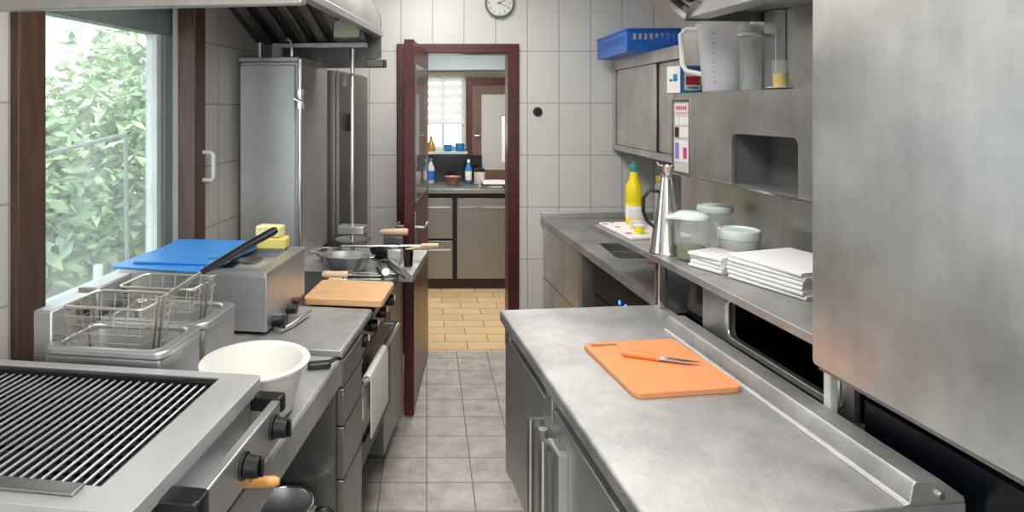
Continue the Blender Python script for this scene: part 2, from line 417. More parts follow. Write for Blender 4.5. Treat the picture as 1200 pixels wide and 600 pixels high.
solo('handrail', 'pale metal handrail sloping in front of the garden shrubs', 'railing', 'W', (-2.25, 4.1, -.2), mb, M['alugrey'])
mb = MB().rbox(-1.87, -1.83, 3.63, 3.67, -.2, .75, .01)
solo('garden_post', 'short pale post standing outside the window before the shrubs', 'post', 'W', (-1.85, 3.65, -.2), mb, M['alu'])

# ================================================================== LEFT RUN (frame L: v to the right, u into depth)
FV = -.515
# near worktop with open niche
t = Thing('steel_counter', 'steel worktop with open shelf below, carrying the char grill and white bowl', 'counter', 'L', (-.9, 1.1, 0))
mb = MB(); mb.prism([(-1.305, .87), (FV-.012, .87), (FV-.012, .822), (FV, .822), (FV, .893), (FV-.007, .9), (-1.305, .9)], .3, 1.865, 'y')
t.part('worktop', mb, M['top'], bevel=.002)
t.part('back_panel', box(-1.305, -1.29, .3, 1.865, .08, .868), M['darksteel'])
t.part('end_panel', box(-1.288, FV-.02, 1.85, 1.865, .08, .868), M['darksteel'])
t.part('end_panel', box(-1.288, FV-.02, .3, .315, .08, .868), M['darksteel'])
t.part('shelf', box(-1.288, FV-.02, .316, 1.848, .38, .40), M['darksteel'], bevel=.003)
for u in (.34, 1.83):
    t.part('foot', MB().cyl((FV-.06, u, 0), (FV-.06, u, .08), .018), M['chrome'])
    t.part('foot', MB().cyl((-1.25, u, 0), (-1.25, u, .08), .018), M['chrome'])

# drawer unit
t = Thing('drawer_unit', 'steel drawer unit between open counter and black range', 'drawer unit', 'L', (-.9, 2.0, 0))
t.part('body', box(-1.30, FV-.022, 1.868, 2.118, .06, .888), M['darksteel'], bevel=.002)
mb = MB(); mb.prism([(-1.30, .888), (FV-.006, .888), (FV, .894), (FV, .91), (FV-.006, .916), (-1.30, .916)], 1.868, 2.27, 'y')
t.part('top_plate', mb, M['top'], bevel=.002, label='bare light steel top plate')
for z0, z1 in ((.80, .882), (.685, .795), (.525, .68), (.07, .52)):
    f = t.part('drawer', box(FV-.022, FV, 1.885, 2.112, z0, z1), M['darksteel'], bevel=.003)
    mb = MB(); mb.prism([(FV-.002, z1-.010), (FV+.005, z1-.004), (FV+.005, z1), (FV-.002, z1)], 1.885, 2.112, 'y')
    t.part('drawer_pull', mb, M['darksteel'], f)
t.part('foot', MB().cyl((-.6, 1.9, 0), (-.6, 1.9, .06), .02), M['chrome'])
t.part('foot', MB().cyl((-.6, 2.09, 0), (-.6, 2.09, .06), .02), M['chrome'])
t.part('foot', MB().cyl((-1.2, 2.0, 0), (-1.2, 2.0, .06), .02), M['chrome'])

# cooking range
t = Thing('cooking_range', 'black and steel cooking range with oven and knobs on left side', 'range', 'L', (-.9, 2.45, 0))
t.part('body', box(-1.30, FV-.06, 2.122, 2.80, .33, .872), M['rangedark'], bevel=.003)
mb = MB(); mb.box(-1.30, FV, 2.272, 2.80, .874, .905)
t.part('cooktop', mb, M['navy'], bevel=.004, label='dark enamelled cooktop')
mb = MB(); mb.box(FV-.058, FV-.030, 2.126, 2.796, .765, .870)
cp = t.part('control_panel', mb, M['navy'], bevel=.003)
for u in (2.22, 2.38, 2.54, 2.70):
    k = t.part('knob', MB().cyl((FV-.030, u, .82), (FV-.002, u, .82), .024, .021), M['black'], bevel=.003)
    t.part('pointer', box(FV-.002, FV+.001, u-.003, u+.003, .822, .842), M['whiteplas'], k)
mb = MB().holed(rect(2.135, 2.79, .345, .755), [rrect(2.21, 2.72, .42, .66, .02)], FV-.06, FV-.036, 'x')
od = t.part('oven_door', mb, M['rangedark'], bevel=.003)
t.part('oven_glass', box(FV-.056, FV-.046, 2.20, 2.73, .41, .67), M['navy'], od)
mb = MB().tube([(FV-.04, 2.16, .700), (FV-.005, 2.16, .700), (FV+.0, 2.165, .700), (FV+.0, 2.76, .700), (FV-.005, 2.765, .700), (FV-.04, 2.765, .700)], .010)
t.part('oven_handle', mb, M['chrome'], od)
for u in (2.16, 2.76):
    for v in (-.72, -1.25):
        t.part('leg', MB().cyl((v, u, 0), (v, u, .335), .022), M['chrome'])
for i, (v, u) in enumerate(((-1.05, 2.69), (-1.05, 2.45))):
    mb = MB()
    for a in range(4):
        c, s_ = math.cos(a*PI/2+.78), math.sin(a*PI/2+.78)
        mb.tube([(v+.03*c, u+.03*s_, .918), (v+.10*c, u+.10*s_, .918), (v+.10*c, u+.10*s_, .905)], .006, 6)
    mb.lathe([(0, .905), (.035, .905), (.035, .914), (0, .916)], (v, u, 0), 20)
    t.part('burner', mb, M['iron'])
# towel over the oven handle
mb = MB()
HV, HZ = FV, .700
prof = [(HV-.013, .56), (HV-.013, HZ-.01), (HV-.009, HZ+.007), (HV, HZ+.012), (HV+.009, HZ+.007), (HV+.013, HZ-.01), (HV+.014, .50), (HV+.018, .50), (HV+.017, HZ-.01), (HV+.012, HZ+.010), (HV, HZ+.017), (HV-.012, HZ+.010), (HV-.017, HZ-.01), (HV-.017, .56)]
mb.prism(prof, 2.18, 2.47, 'y')
solo('tea_towel', 'white towel hanging over the oven door handle', 'towel', 'L', (FV, 2.32, .70), mb, M['towel'], bevel=.001)

# side table beyond the range
t = Thing('side_table', 'steel side table past the range, crowded with pans beside the door', 'table', 'L', (-.9, 3.05, 0))
t.part('tabletop', box(-1.30, -.455, 2.803, 3.30, .87, .905), M['top'], bevel=.004)
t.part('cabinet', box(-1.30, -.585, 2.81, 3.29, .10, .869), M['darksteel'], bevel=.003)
for u in (2.85, 3.25):
    for v in (-.70, -1.26):
        t.part('foot', MB().cyl((v, u, 0), (v, u, .10), .018), M['chrome'])

# tall steel cabinets
t = Thing('tall_cabinet', 'bright tall steel cabinet facing the camera between window and range', 'cabinet', 'L', (-1.16, 3.1, .905))
t.part('body', box(-1.30, -1.015, 2.92, 3.38, .905, 1.85), M['satin'], bevel=.004)
t.part('front_panel', box(-1.298, -1.03, 2.908, 2.92, .92, 1.835), M['satin'], bevel=.003)
t.part('top_rim', box(-1.305, -1.008, 2.905, 3.39, 1.85, 1.872), M['steel'], bevel=.003)
for z in (1.05, 1.8):
    t.part('screw', MB().cyl((-1.015, 2.945, z), (-1.008, 2.945, z), .008), M['chrome'])
t = Thing('tall_cupboard', 'darker tall steel cupboard in back corner behind the pole', 'cupboard', 'L', (-1.13, 3.8, 0))
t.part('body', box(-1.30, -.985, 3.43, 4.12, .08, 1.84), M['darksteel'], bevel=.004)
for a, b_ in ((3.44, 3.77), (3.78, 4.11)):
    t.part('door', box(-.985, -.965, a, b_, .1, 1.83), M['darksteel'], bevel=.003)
t.part('latch', MB().rbox(-.965, -.94, 3.60, 3.64, 1.50, 1.60, .008, 'x'), M['black'])
for v in (-1.27, -1.0):
    for u in (3.46, 4.09): t.part('foot', MB().cyl((v, u, 0), (v, u, .08), .02), M['black'])

# water pipe with valve in front of the bright cabinet
t = Thing('water_pipe', 'thin vertical steel pipe with valve at the bright cabinet edge', 'pipe', 'L', (-1.0, 2.89, .905))
t.part('pipe', MB().tube([(-1.0, 2.895, .905), (-1.0, 2.895, 1.83), (-1.0, 2.895, 1.86)], .011, 10), M['chrome'])
mb = MB(); mb.tube([(-1.06, 2.895, 1.955), (-1.045, 2.895, 1.945), (-1.04, 2.895, 1.92), (-1.04, 2.895, 1.873)], .008)
t.part('hook', mb, M['chrome'])
mb = MB(); mb.cyl((-1.0, 2.895, 1.63), (-1.0, 2.895, 1.66), .022); mb.cyl((-1.0, 2.895, 1.69), (-1.0, 2.895, 1.72), .022); mb.cyl((-1.0, 2.895, 1.66), (-1.0, 2.895, 1.69), .016)
vv = t.part('valve', mb, M['chrome'])
t.part('valve_tap', MB().tube([(-1.0, 2.87, 1.675), (-1.0, 2.83, 1.675), (-.965, 2.83, 1.66)], .007), M['chrome'], vv)
t.part('base_flange', MB().lathe([(0, .905), (.028, .905), (.028, .915), (.012, .925), (0, .925)], (-1.0, 2.895, 0), 20), M['chrome'])

# skewer stand (pole)
t = Thing('skewer_stand', 'tall steel pole on a round base among the pans', 'skewer stand', 'L', (-.803, 3.10, .905))
t.part('base', MB().lathe([(0, 0), (.07, 0), (.07, .012), (.03, .02), (0, .02)], (-.803, 3.10, .905), 28), M['chrome'])
t.part('pole', MB().cyl((-.803, 3.10, .92), (-.803, 3.10, 1.925), .011, seg=14), M['chrome'])
t.part('holder', MB().rbox(-.87, -.735, 3.06, 3.14, 1.02, 1.058, .012), M['steel'], bevel=.004)
t.part('drip_dish', MB().lathe([(0, .97), (.04, .97), (.085, .99), (.088, .992), (.04, .975), (0, .975)], (-.80, 3.10, 0), 28), M['darksteel'])
t.part('peg', MB().tube([(-.803, 3.09, 1.80), (-.83, 3.06, 1.78), (-.835, 3.055, 1.74)], .009), M['chrome'])

# ---------------------------------------------------------------- left hood
t = Thing('extractor_hood', 'dark-lined extractor hood with sloping baffles over the range', 'extractor hood', 'L', (-1.0, 2.7, 2.0))
mb = MB(); mb.prism([(-.70, 2.005), (-.68, 2.005), (-.68, 2.095), (-1.0, 2.645), (-1.02, 2.645), (-.70, 2.095)], 2.0, 3.2, 'y')
t.part('fascia', mb, M['panel'], bevel=.002)
mb = MB(); mb.box(-.712, -.672, 2.0, 3.2, 1.99, 2.02)
t.part('rim', mb, M['steel'], bevel=.003)
mb = MB().prism([(-1.31, 1.835), (-.68, 1.835), (-.68, 2.095), (-1.0, 2.645), (-1.31, 2.645)], 3.185, 3.2, 'y')
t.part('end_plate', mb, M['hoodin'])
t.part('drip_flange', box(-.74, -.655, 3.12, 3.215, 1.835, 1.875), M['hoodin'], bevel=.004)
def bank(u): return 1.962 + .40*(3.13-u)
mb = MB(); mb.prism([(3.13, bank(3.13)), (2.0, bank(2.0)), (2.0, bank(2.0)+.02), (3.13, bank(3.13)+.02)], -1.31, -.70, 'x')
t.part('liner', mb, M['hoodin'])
for i in range(6):
    v = -1.235 + i*.096
    mb = MB(); mb.prism([(3.10, bank(3.10)-.028), (2.05, bank(2.05)-.028), (2.05, bank(2.05)-.002), (3.10, bank(3.10)-.002)], v-.022, v+.022, 'x')
    t.part('baffle', mb, M['baffle'], bevel=.008, bseg=3)
t.part('gutter', box(-1.2, -.73, 3.06, 3.12, 1.928, 1.952), M['steel'], bevel=.003)
t.part('gutter_support', box(-1.20, -1.155, 3.06, 3.09, 1.86, 1.928), M['steel'])

t = Thing('flood_lamp', 'square flood lamp with greenish glass fixed under the hood baffles', 'lamp', 'L', (-.775, 2.93, 1.96))
t.part('bracket', MB().tube([(-.775, 2.97, 1.955), (-.775, 2.965, 1.99), (-.775, 2.95, 2.0)], .012), M['steel'])
mb = MB().rbox(-.845, -.71, -.03, .03, 1.945, 2.04, .012, 'y'); mb.move((0, 2.93, 0)); mb.rot(math.radians(-10), 'X', (-.775, 2.93, 1.99))
h = t.part('housing', mb, M['hoodin'], bevel=.004)
mb = MB().rbox(-.838, -.717, -.038, -.030, 1.952, 2.033, .01, 'y'); mb.move((0, 2.93, 0)); mb.rot(math.radians(-10), 'X', (-.775, 2.93, 1.99))
t.part('glass', mb, M['lamp'], h, bevel=.003)

# hood lip above the grill
t = Thing('grill_hood', 'nearest hood whose pale lip crosses above the window', 'extractor hood', 'L', (-.9, .8, 1.9))
t.part('lip', box(-1.31, -.44, 1.285, 1.315, 1.852, 1.884), M['panel'], bevel=.004)
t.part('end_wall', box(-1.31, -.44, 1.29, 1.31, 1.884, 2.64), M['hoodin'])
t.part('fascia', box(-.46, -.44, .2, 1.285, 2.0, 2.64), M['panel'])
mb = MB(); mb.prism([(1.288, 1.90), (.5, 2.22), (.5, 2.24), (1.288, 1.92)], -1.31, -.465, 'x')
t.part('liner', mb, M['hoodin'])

# ---------------------------------------------------------------- grill
t = Thing('char_grill', 'black-barred steel char grill at the lower left', 'grill', 'L', (-.88, 1.12, .9))
mb = MB().holed(rrect(-1.25, -.576, .875, 1.355, .02), [rect(-1.2, -.64, .93, 1.33)], .935, 1.028)
t.part('body', mb, M['darksteel'])
mb = MB().holed(rrect(-1.26, -.556, .87, 1.362, .014), [rect(-1.21, -.642, .928, 1.335)], 1.020, 1.05)
t.part('top_rim', mb, M['satin'], bevel=.005, bseg=3)
t.part('ember_tray', box(-1.2, -.64, .93, 1.33, .945, .96), M['blackmat'])
mb = MB()
n = 30
for i in range(n):
    v = -1.20 + i*.0190
    mb.tube([(v, .934, 1.0365), (v, 1.331, 1.0365)], .0027, 8)
t.part('grate_bars', mb, M['ironbar'])
mb = MB()
for k in range(13):
    u = .955+k*.030; mb.box(-1.208 if k % 3 == 0 else -.80, -.645, u-.002, u+.002, 1.027, 1.0335)
t.part('cross_bars', mb, M['iron'])
mb = MB(); mb.box(-1.208, -.643, 1.318, 1.336, 1.02, 1.047); mb.box(-1.208, -.643, .928, .936, 1.02, 1.045); mb.box(-.652, -.642, .93, 1.333, 1.015, 1.045)
t.part('grate_frame', mb, M['iron'], bevel=.003)
t.part('near_bar', box(-1.24, -.665, .895, .925, 1.050, 1.056), M['darksteel'], bevel=.003)
mb = MB(); mb.prism([(-.576, .938), (-.50, .938), (-.50, .944), (-.570, .944), (-.573, 1.018), (-.576, 1.018)], .97, 1.325, 'y')
t.part('drip_trough', mb, M['steel'])
t.part('front_rail', box(-.518, -.498, .985, 1.318, .942, 1.018), M['steel'], bevel=.003)
t.part('corner_cap', MB().rbox(-.568, -.494, 1.316, 1.346, .99, 1.024, .010), M['black'], bevel=.004)
t.part('corner_cap', MB().rbox(-.572, -.490, .945, .99, .955, 1.024, .012), M['black'], bevel=.004)
for u in (1.275, 1.13):
    mb = MB().cyl((-.498, u, .982), (-.492, u, .982), .025); mb.cyl((-.492, u, .982), (-.465, u, .982), .021, .018)
    mb.box(-.465, -.459, u-.004, u+.004, .965, .999)
    t.part('knob', mb, M['black'], bevel=.002)
for v in (-1.22, -.60):
    for u in (.91, 1.32): t.part('foot', MB().cyl((v, u, .9), (v, u, .94), .02), M['black'])

# spatula with wooden handle sticking out below the grill
t = Thing('spatula', 'spatula with honey-coloured wooden handle poking out under the grill', 'spatula', 'L', (-.52, 1.19, .9))
t.part('handle', MB().tube([(-.565, 1.178, .914), (-.54, 1.182, .917), (-.49, 1.187, .920), (-.462, 1.19, .922), (-.452, 1.191, .922)], [.007, .009, .0105, .010, .006], 12), M['handlewood'])
t.part('blade', MB().prism([(-.72, 1.14), (-.60, 1.16), (-.56, 1.172), (-.56, 1.184), (-.60, 1.20), (-.72, 1.215)], .9005, .906), M['blade'])

# bowl
BV, BU = -.630, 1.499
mb = MB().lathe([(0, .004), (.085, .004), (.092, .012), (.118, .118), (.130, .122), (.131, .127), (.114, .127), (.086, .016), (0, .010)], (BV, BU, .9), 48)
mb.lathe([(0, 0), (.08, 0), (.085, .004), (0, .004)], (BV, BU, .9), 48)
solo('mixing_bowl', 'large round white plastic bowl behind the grill', 'bowl', 'L', (BV, BU, .9), mb, M['bowlplas'])
# black scraper by the bowl
t = Thing('scraper', 'small black scraper lying on the counter beside the white bowl', 'scraper', 'L', (-.545, 1.78, .9), rot=math.radians(20))
t.part('handle', MB().rbox(-.045, .02, -.014, .014, .001, .018, .006), M['black'], bevel=.005)
t.part('grip', MB().tube([(.015, 0, .014), (.035, .0, .024), (.048, .01, .018)], .006), M['black'])
# pot
t = Thing('saucepan', 'shiny steel saucepan on the shelf under the counter', 'saucepan', 'L', (-.655, 1.745, .40))
t.part('pan', MB().lathe([(0, 0), (.075, 0), (.080, .006), (.082, .12), (.086, .123), (.083, .126), (.079, .12), (.077, .01), (0, .006)], (-.655, 1.745, .40), 40), M['satin'])
t.part('handle', MB().tube([(-.573, 1.755, .50), (-.55, 1.76, .508), (-.53, 1.765, .505), (-.515, 1.77, .49)], [.007, .010, .012, .010], 10), M['black'])
t.part('rim', MB().tube([(-.655+.085*math.cos(k*PI/16), 1.745+.085*math.sin(k*PI/16), .525) for k in range(32)], .0045, 8, True), M['chrome'])
t.part('handle_mount', MB().rbox(-.585, -.562, 1.735, 1.772, .49, .515, .006), M['chrome'], bevel=.002)

# ---------------------------------------------------------------- fryers
def fryer(u0, u1, h0, h1, lab):
    t = Thing('deep_fryer', lab, 'fryer', 'L', (-.95, (u0+u1)/2, .9), group=None)
    V0, V1 = -1.10, -.803
    t.part('housing', MB().holed(rrect(V0, V1, u0, u1, .012), [rrect(V0+.015, V1-.02, u0+.012, u1-.012, .03)], .912, 1.06), M['steel'])
    t.part('base', box(V0, V1, u0, u1, .905, .915), M['darksteel'])
    mb = MB().holed(rrect(V0-.005, V1+.008, u0-.003, u1+.003, .03, 6), [rrect(V0+.018, V1-.022, u0+.015, u1-.015, .035, 6)], 1.06, 1.08)
    t.part('rim', mb, M['steel'], bevel=.006, bseg=3)
    mb = MB()
    o = rrect(V0+.017, V1-.021, u0+.014, u1-.014, .034, 6); i_ = rrect(V0+.03, V1-.035, u0+.026, u1-.026, .03, 6)
    for k in range(len(o)):
        j = (k+1) % len(o); mb.quad((*o[k], 1.075), (*o[j], 1.075), (*i_[j], .955), (*i_[k], .955))
    mb._f([mb.v((*p, .955)) for p in i_])
    t.part('tank', mb, M['satin'])
    mb = MB().box(h0, h1, u0+.035, u1+.004, .915, 1.15)
    hd = t.part('control_head', mb, M['steel'], bevel=.005)
    t.part('head_knob', MB().cyl((h1, u0+.15, 1.115), (h1+.012, u0+.15, 1.115), .014), M['black'], hd)
    mb = MB().tube([(h1, u0+.05, 1.09), (-1.09, u0+.05, 1.09), (-1.08, u0+.05, 1.03), (-1.07, u0+.05, .97), (-.88, u0+.05, .965), (-.88, u1-.05, .965), (-1.07, u1-.05, .97), (-1.08, u1-.05, 1.03), (-1.09, u1-.05, 1.09), (h1, u1-.05, 1.09)], .005)
    t.part('heating_element', mb, M['darksteel'])
    for v in (-1.08, -.84):
        for u in (u0+.03, u1-.03): t.part('foot', MB().cyl((v, u, .9), (v, u, .912), .012), M['black'])
fryer(1.378, 1.565, -1.155, -1.105, 'near steel deep fryer directly behind the grill')
fryer(1.578, 1.768, -1.185, -1.125, 'second steel deep fryer, between the near fryer and bain-marie')
def basket(v0, v1, u0, u1, z0, z1, lab, handle):
    t = Thing('fry_basket', lab, 'basket', 'L', ((v0+v1)/2, (u0+u1)/2, z0))
    mb = MB()
    top = [(a, b_, z1) for a, b_ in rrect(v0, v1, u0, u1, .02, 4)]
    mb.tube(top, .004, 8, True)
    t.part('rim', mb, M['wire'])
    mb = MB(); i0 = .018
    nx, ny = 5, 4
    for k in range(nx+1):
        f = k/nx; a = v0+.01+(v1-v0-.02)*f; b_ = v0+i0+(v1-v0-2*i0)*f
        mb.tube([(a, u0, z1), (b_, u0+i0, z0), (b_, u1-i0, z0), (a, u1, z1)], .0009, 5)
    for k in range(ny+1):
        f = k/ny; a = u0+.01+(u1-u0-.02)*f; b_ = u0+i0+(u1-u0-2*i0)*f
        mb.tube([(v0, a, z1), (v0+i0, b_, z0), (v1-i0, b_, z0), (v1, a, z1)], .0009, 5)
    for k in range(1, 6):
        f = k/6; g = i0*(1-f); z = z0+(z1-z0)*f
        mb.tube([(v0+g, u0+g, z), (v1-g, u0+g, z), (v1-g, u1-g, z), (v0+g, u1-g, z)], .0009, 5, True)
    t.part('wire_mesh', mb, M['wire'])
    um = (u0+u1)/2
    mb = MB()
    for du in (-.012, .012):
        mb.tube([(v1-.012, um+du, z0+.01), (v1+.002, um+du, z1-.01), (v1+.004, um+du, z1+.012), (v1+.03, um+du*.6, z1+.02)], .003, 6)
    sp = t.part('handle_bracket', mb, M['baffle'])
    if handle:
        p = [(v1+.02, um, z1+.018), (v1+.06, um+.015, z1+.045), (v1+.10, um+.03, z1+.072)]
        t.part('handle_rod', MB().tube(p, .0045, 8), M['baffle'], sp)
        q = [(v1+.095, um+.028, z1+.069), (v1+.14, um+.042, z1+.095), (v1+.20, um+.06, z1+.132), (v1+.262, um+.078, z1+.166), (v1+.27, um+.08, z1+.17)]
        t.part('handle_grip', MB().tube(q, [.008, .0105, .010, .0105, .007], 12), M['black'])
    return t
basket(-1.085, -.872, 1.42, 1.558, 1.03, 1.16, 'near wire fry basket with long black handle', True)
basket(-1.065, -.850, 1.612, 1.75, 1.03, 1.155, 'far wire fry basket, between the near basket and blue board', False)

# bain-marie box
t = Thing('bain_marie', 'square steel bain-marie with valves beside the fryers', 'bain-marie', 'L', (-1.0, 2.14, .9))
V0, V1, U0, U1 = -1.29, -.785, 1.955, 2.325
mb = MB().holed(rect(V0, V1, U0, U1), [rect(V0+.04, V1-.04, U0+.04, U1-.04)], .928, 1.105)
t.part('body', mb, M['steelv'], bevel=.002)
mb = MB().holed(rrect(V0-.003, V1+.006, U0-.008, U1+.006, .012), [rrect(V0+.045, V1-.045, U0+.035, U1-.045, .02)], 1.1, 1.118)
t.part('rim', mb, M['steel'], bevel=.004)
t.part('well', box(V0+.035, V1-.035, U0+.035, U1-.035, 1.078, 1.088), M['satin'])
mb = MB().cyl((V1, 2.01, .945), (V1+.03, 2.01, .945), .018); mb.cyl((V1+.03, 2.01, .945), (V1+.045, 2.01, .945), .022)
t.part('thermostat_knob', mb, M['black'], bevel=.002)
mb = MB().cyl((V1, 2.20, .955), (V1+.022, 2.20, .955), .012)
t.part('drain_knob', mb, M['darkred'], bevel=.002)
mb = MB().cyl((V1, 2.14, .945), (V1+.035, 2.14, .945), .015); t.part('drain_cock', mb, M['black'])
mb = MB().tube([(V1+.03, 1.985, .925), (V1+.05, 2.03, .925), (V1+.075, 2.16, .935)], .009, 10)
t.part('drain_pipe', mb, M['chrome'])
for v in (V0+.03, V1-.03):
    for u in (U0+.03, U1-.03): t.part('foot', MB().cyl((v, u, .9165 if u < 2.2 else .9055), (v, u, .93), .014), M['black'])

# blue boards lying on the bain-marie
mb = MB().rbox(-.17, .165, -.19, .19, 0, .008, .02)
solo('chopping_board', 'thin blue board lying flat at the bottom on the bain-marie', 'chopping board', 'L', (-1.125, 2.105, 1.1182), mb, M['bluelid'], rot=math.radians(-4), bevel=.002)
mb = MB().rbox(-.155, .16, -.165, .17, 0, .008, .02); mb.rot(math.radians(.9), 'X', (0, -.165, 0))
solo('chopping_board', 'upper blue board tilted on top of another blue board', 'chopping board', 'L', (-1.105, 2.135, 1.127), mb, M['bluelid'], rot=math.radians(2), bevel=.002)
t = Thing('ladle', 'black ladle resting at the edge of the blue boards', 'ladle', 'L', (-.90, 2.05, 1.1185), rot=math.radians(15))
t.part('bowl', MB().lathe([(0, 0), (.03, .003), (.042, .014), (.04, .014), (.028, .006), (0, .004)], (.02, 0, 0), 24), M['darksteel'])
t.part('handle', MB().tube([(-.02, .0, .012), (-.07, .005, .014), (-.12, .01, .014)], .005), M['black'])
# sponges
mb = MB().rbox(-.055, .055, -.03, .03, 0, .042, .008)
solo('sponge', 'lower yellow sponge at the far edge of the bain-marie', 'sponge', 'L', (-.895, 2.293, 1.1182), mb, M['yellowsp'], rot=math.radians(4), bevel=.006)
mb = MB().rbox(-.048, .048, -.028, .028, 0, .042, .008)
solo('sponge', 'upper pale sponge stacked on the yellow sponge', 'sponge', 'L', (-.905, 2.293, 1.1605), mb, M['yellowsp2'], rot=math.radians(-3), bevel=.006)

# ---------------------------------------------------------------- clutter on the range
mb = MB().rbox(-.148, .148, -.13, .13, 0, .026, .02)
solo('wooden_board', 'light wooden board lying across the range top', 'cutting board', 'L', (-.632, 2.412, .9165), mb, M['lightwood'], rot=math.radians(1), bevel=.004)
def knife(name, lab, loc, rot, hl, bl, hm, z=.012, cat='knife', w=.012):
    p = to_frame('L', loc)
    t = Thing(name, lab, cat, 'L', p, rot=rot - ANG['L'])
    t.part('handle', MB().tube([(-hl, 0, z), (-hl*.9, 0, z), (-hl*.5, 0, z), (-.012, 0, z)], [w*.6, w, w*.85, w*.95], 12, flat=.75), hm)
    t.part('bolster', MB().cyl((-.014, 0, z), (.006, 0, z), w*.95), M['chrome'])
    mb = MB().prism([(.004, -.016), (bl*.8, -.014), (bl, .012), (.004, .016)], z-.0015, z+.0015)
    t.part('blade', mb, M['blade'])
    return t
knife('knife', 'kitchen knife with pale wooden handle beyond the wooden board', (-.32, 2.76, .905), math.radians(-2), .125, .16, M['palewood'], .020, w=.018)
knife('palette_knife', 'long flat steel palette knife beside the wooden board edge', (-.34, 2.705, .905), math.radians(3), .07, .22, M['palewood'], .012)
t = Thing('tongs', 'pair of thick steel tongs lying open behind the wooden board', 'tongs', 'L', to_frame('L', (-.18, 2.85, .905)))
O = to_frame('L', (0,0,0))
def Lp(x, y, z): return tuple(to_frame('L', (x, y, z)))
t.part('arm', MB().tube([Lp(-.225, 2.99, .923), Lp(-.218, 2.96, .926), Lp(-.168, 2.66, .962)], [.010, .014, .016], 12), M['chrome'])
t.part('arm', MB().tube([Lp(-.17, 3.02, .923), Lp(-.165, 2.98, .923), Lp(-.075, 2.72, .923)], [.010, .014, .016], 12), M['chrome'])
t.part('hinge', MB().tube([Lp(-.225, 2.995, .922), Lp(-.20, 3.02, .922), Lp(-.17, 3.02, .922)], .010, 10), M['black'])
t = Thing('roasting_dish', 'oval steel dish standing left of the tongs', 'dish', 'L', to_frame('L', (-.365, 2.93, .905)))
c = to_frame('L', (-.365, 2.93, .906))
t.part('dish', MB().lathe([(0, 0), (.10, 0), (.115, .012), (.13, .06), (.142, .064), (.142, .067), (.127, .065), (.112, .015), (0, .004)], c, 40, .84, .56), M['steel'])
for s in (-1, 1):
    t.part('handle', MB().tube([(c[0]+s*.116, c[1]-.02, c[2]+.06), (c[0]+s*.128, c[1]-.018, c[2]+.062), (c[0]+s*.128, c[1]+.018, c[2]+.062), (c[0]+s*.116, c[1]+.02, c[2]+.06)], .005), M['chrome'])
def pan(name, lab, loc, r, h, hdir, hl, hm, mat):
    c = to_frame('L', loc); t = Thing(name, lab, 'pan', 'L', c)
    t.part('pan', MB().lathe([(0, 0), (r*.8, 0), (r*.86, .006), (r, h), (r*1.02, h+.002), (r*.97, h), (r*.83, .01), (0, .006)], c, 36), mat)
    a = math.radians(hdir) - ANG['L']; dx, dy = math.cos(a), math.sin(a)
    t.part('handle', MB().tube([(c[0]+dx*r*.96, c[1]+dy*r*.96, c[2]+h*.8), (c[0]+dx*(r+.05), c[1]+dy*(r+.05), c[2]+h*1.0+.006), (c[0]+dx*(r+hl), c[1]+dy*(r+hl), c[2]+h*1.05+.012)], [.008, .008, .010], 10), hm)
pan('frying_pan', 'dark frying pan with steel handle pointing at the doorway', (-.19, 3.18, .906), .09, .04, -8, .14, M['palewood'], M['iron'])
pan('frying_pan', 'small steel pan left of the pole base', (-.46, 3.10, .906), .055, .05, 240, .10, M['chrome'], M['darksteel'])
for nm, lab, a, b_, r in (('skewer', 'long steel skewer laid across the dish and pan', (-.40, 3.045, .985), (.055, 3.06, .985), .006),):
    t = Thing(nm, lab, 'skewer', 'L', to_frame('L', a))
    t.part('rod', MB().tube([Lp(*a), Lp((a[0]+b_[0])/2, (a[1]+b_[1])/2, a[2]), Lp(*b_)], r, 8), M['chrome'])
    t.part('grip', MB().tube([Lp(b_[0]-.08, b_[1], b_[2]), Lp(b_[0], b_[1], b_[2])], r*1.6, 10), M['palewood'])
t = Thing('honing_steel', 'short steel box grater beside the black cup near the doorway', 'grater', 'L', to_frame('L', (-.145, 3.055, .905)))
c = to_frame('L', (-.145, 3.055, .906))
t.part('body', MB().prism([(c[0]-.035, c[1]-.03), (c[0]+.03, c[1]-.03), (c[0]+.03, c[1]+.02), (c[0]-.035, c[1]+.02)], .906, .972), M['steel'], bevel=.004)
t.part('handle', MB().tube([(c[0]-.025, c[1], .972), (c[0]-.02, c[1], .992), (c[0]+.015, c[1], .992), (c[0]+.02, c[1], .972)], .005), M['black'])
t.e.name = 'box_grater'
c = to_frame('L', (-.085, 2.99, .906))
mb = MB().lathe([(0, 0), (.020, 0), (.024, .07), (.022, .07), (.018, .006), (0, .006)], c, 24)
solo('cup', 'small black cup at the front edge of the side table', 'cup', 'L', c, mb, M['black'])
t = Thing('cleaver', 'cleaver with blond wooden handle on the far end of the side table', 'cleaver', 'L', to_frame('L', (-.17, 3.335, .905)))
c = to_frame('L', (-.17, 3.335, .906))
t.part('block', MB().rbox(c[0]-.05, c[0]+.05, c[1]-.02, c[1]+.02, .906, .975, .006), M['darksteel'], bevel=.002)
t.part('handle', MB().tube([(c[0]-.07, c[1], .992), (c[0]-.05, c[1], .994), (c[0]+.06, c[1], .998), (c[0]+.075, c[1], .998)], [.010, .016, .019, .016], 12), M['palewood'])
t.e.name = 'knife_block'; t.e['label'] = 'low dark block with blond wooden handle at the side table end'; t.e['category'] = 'knife block'

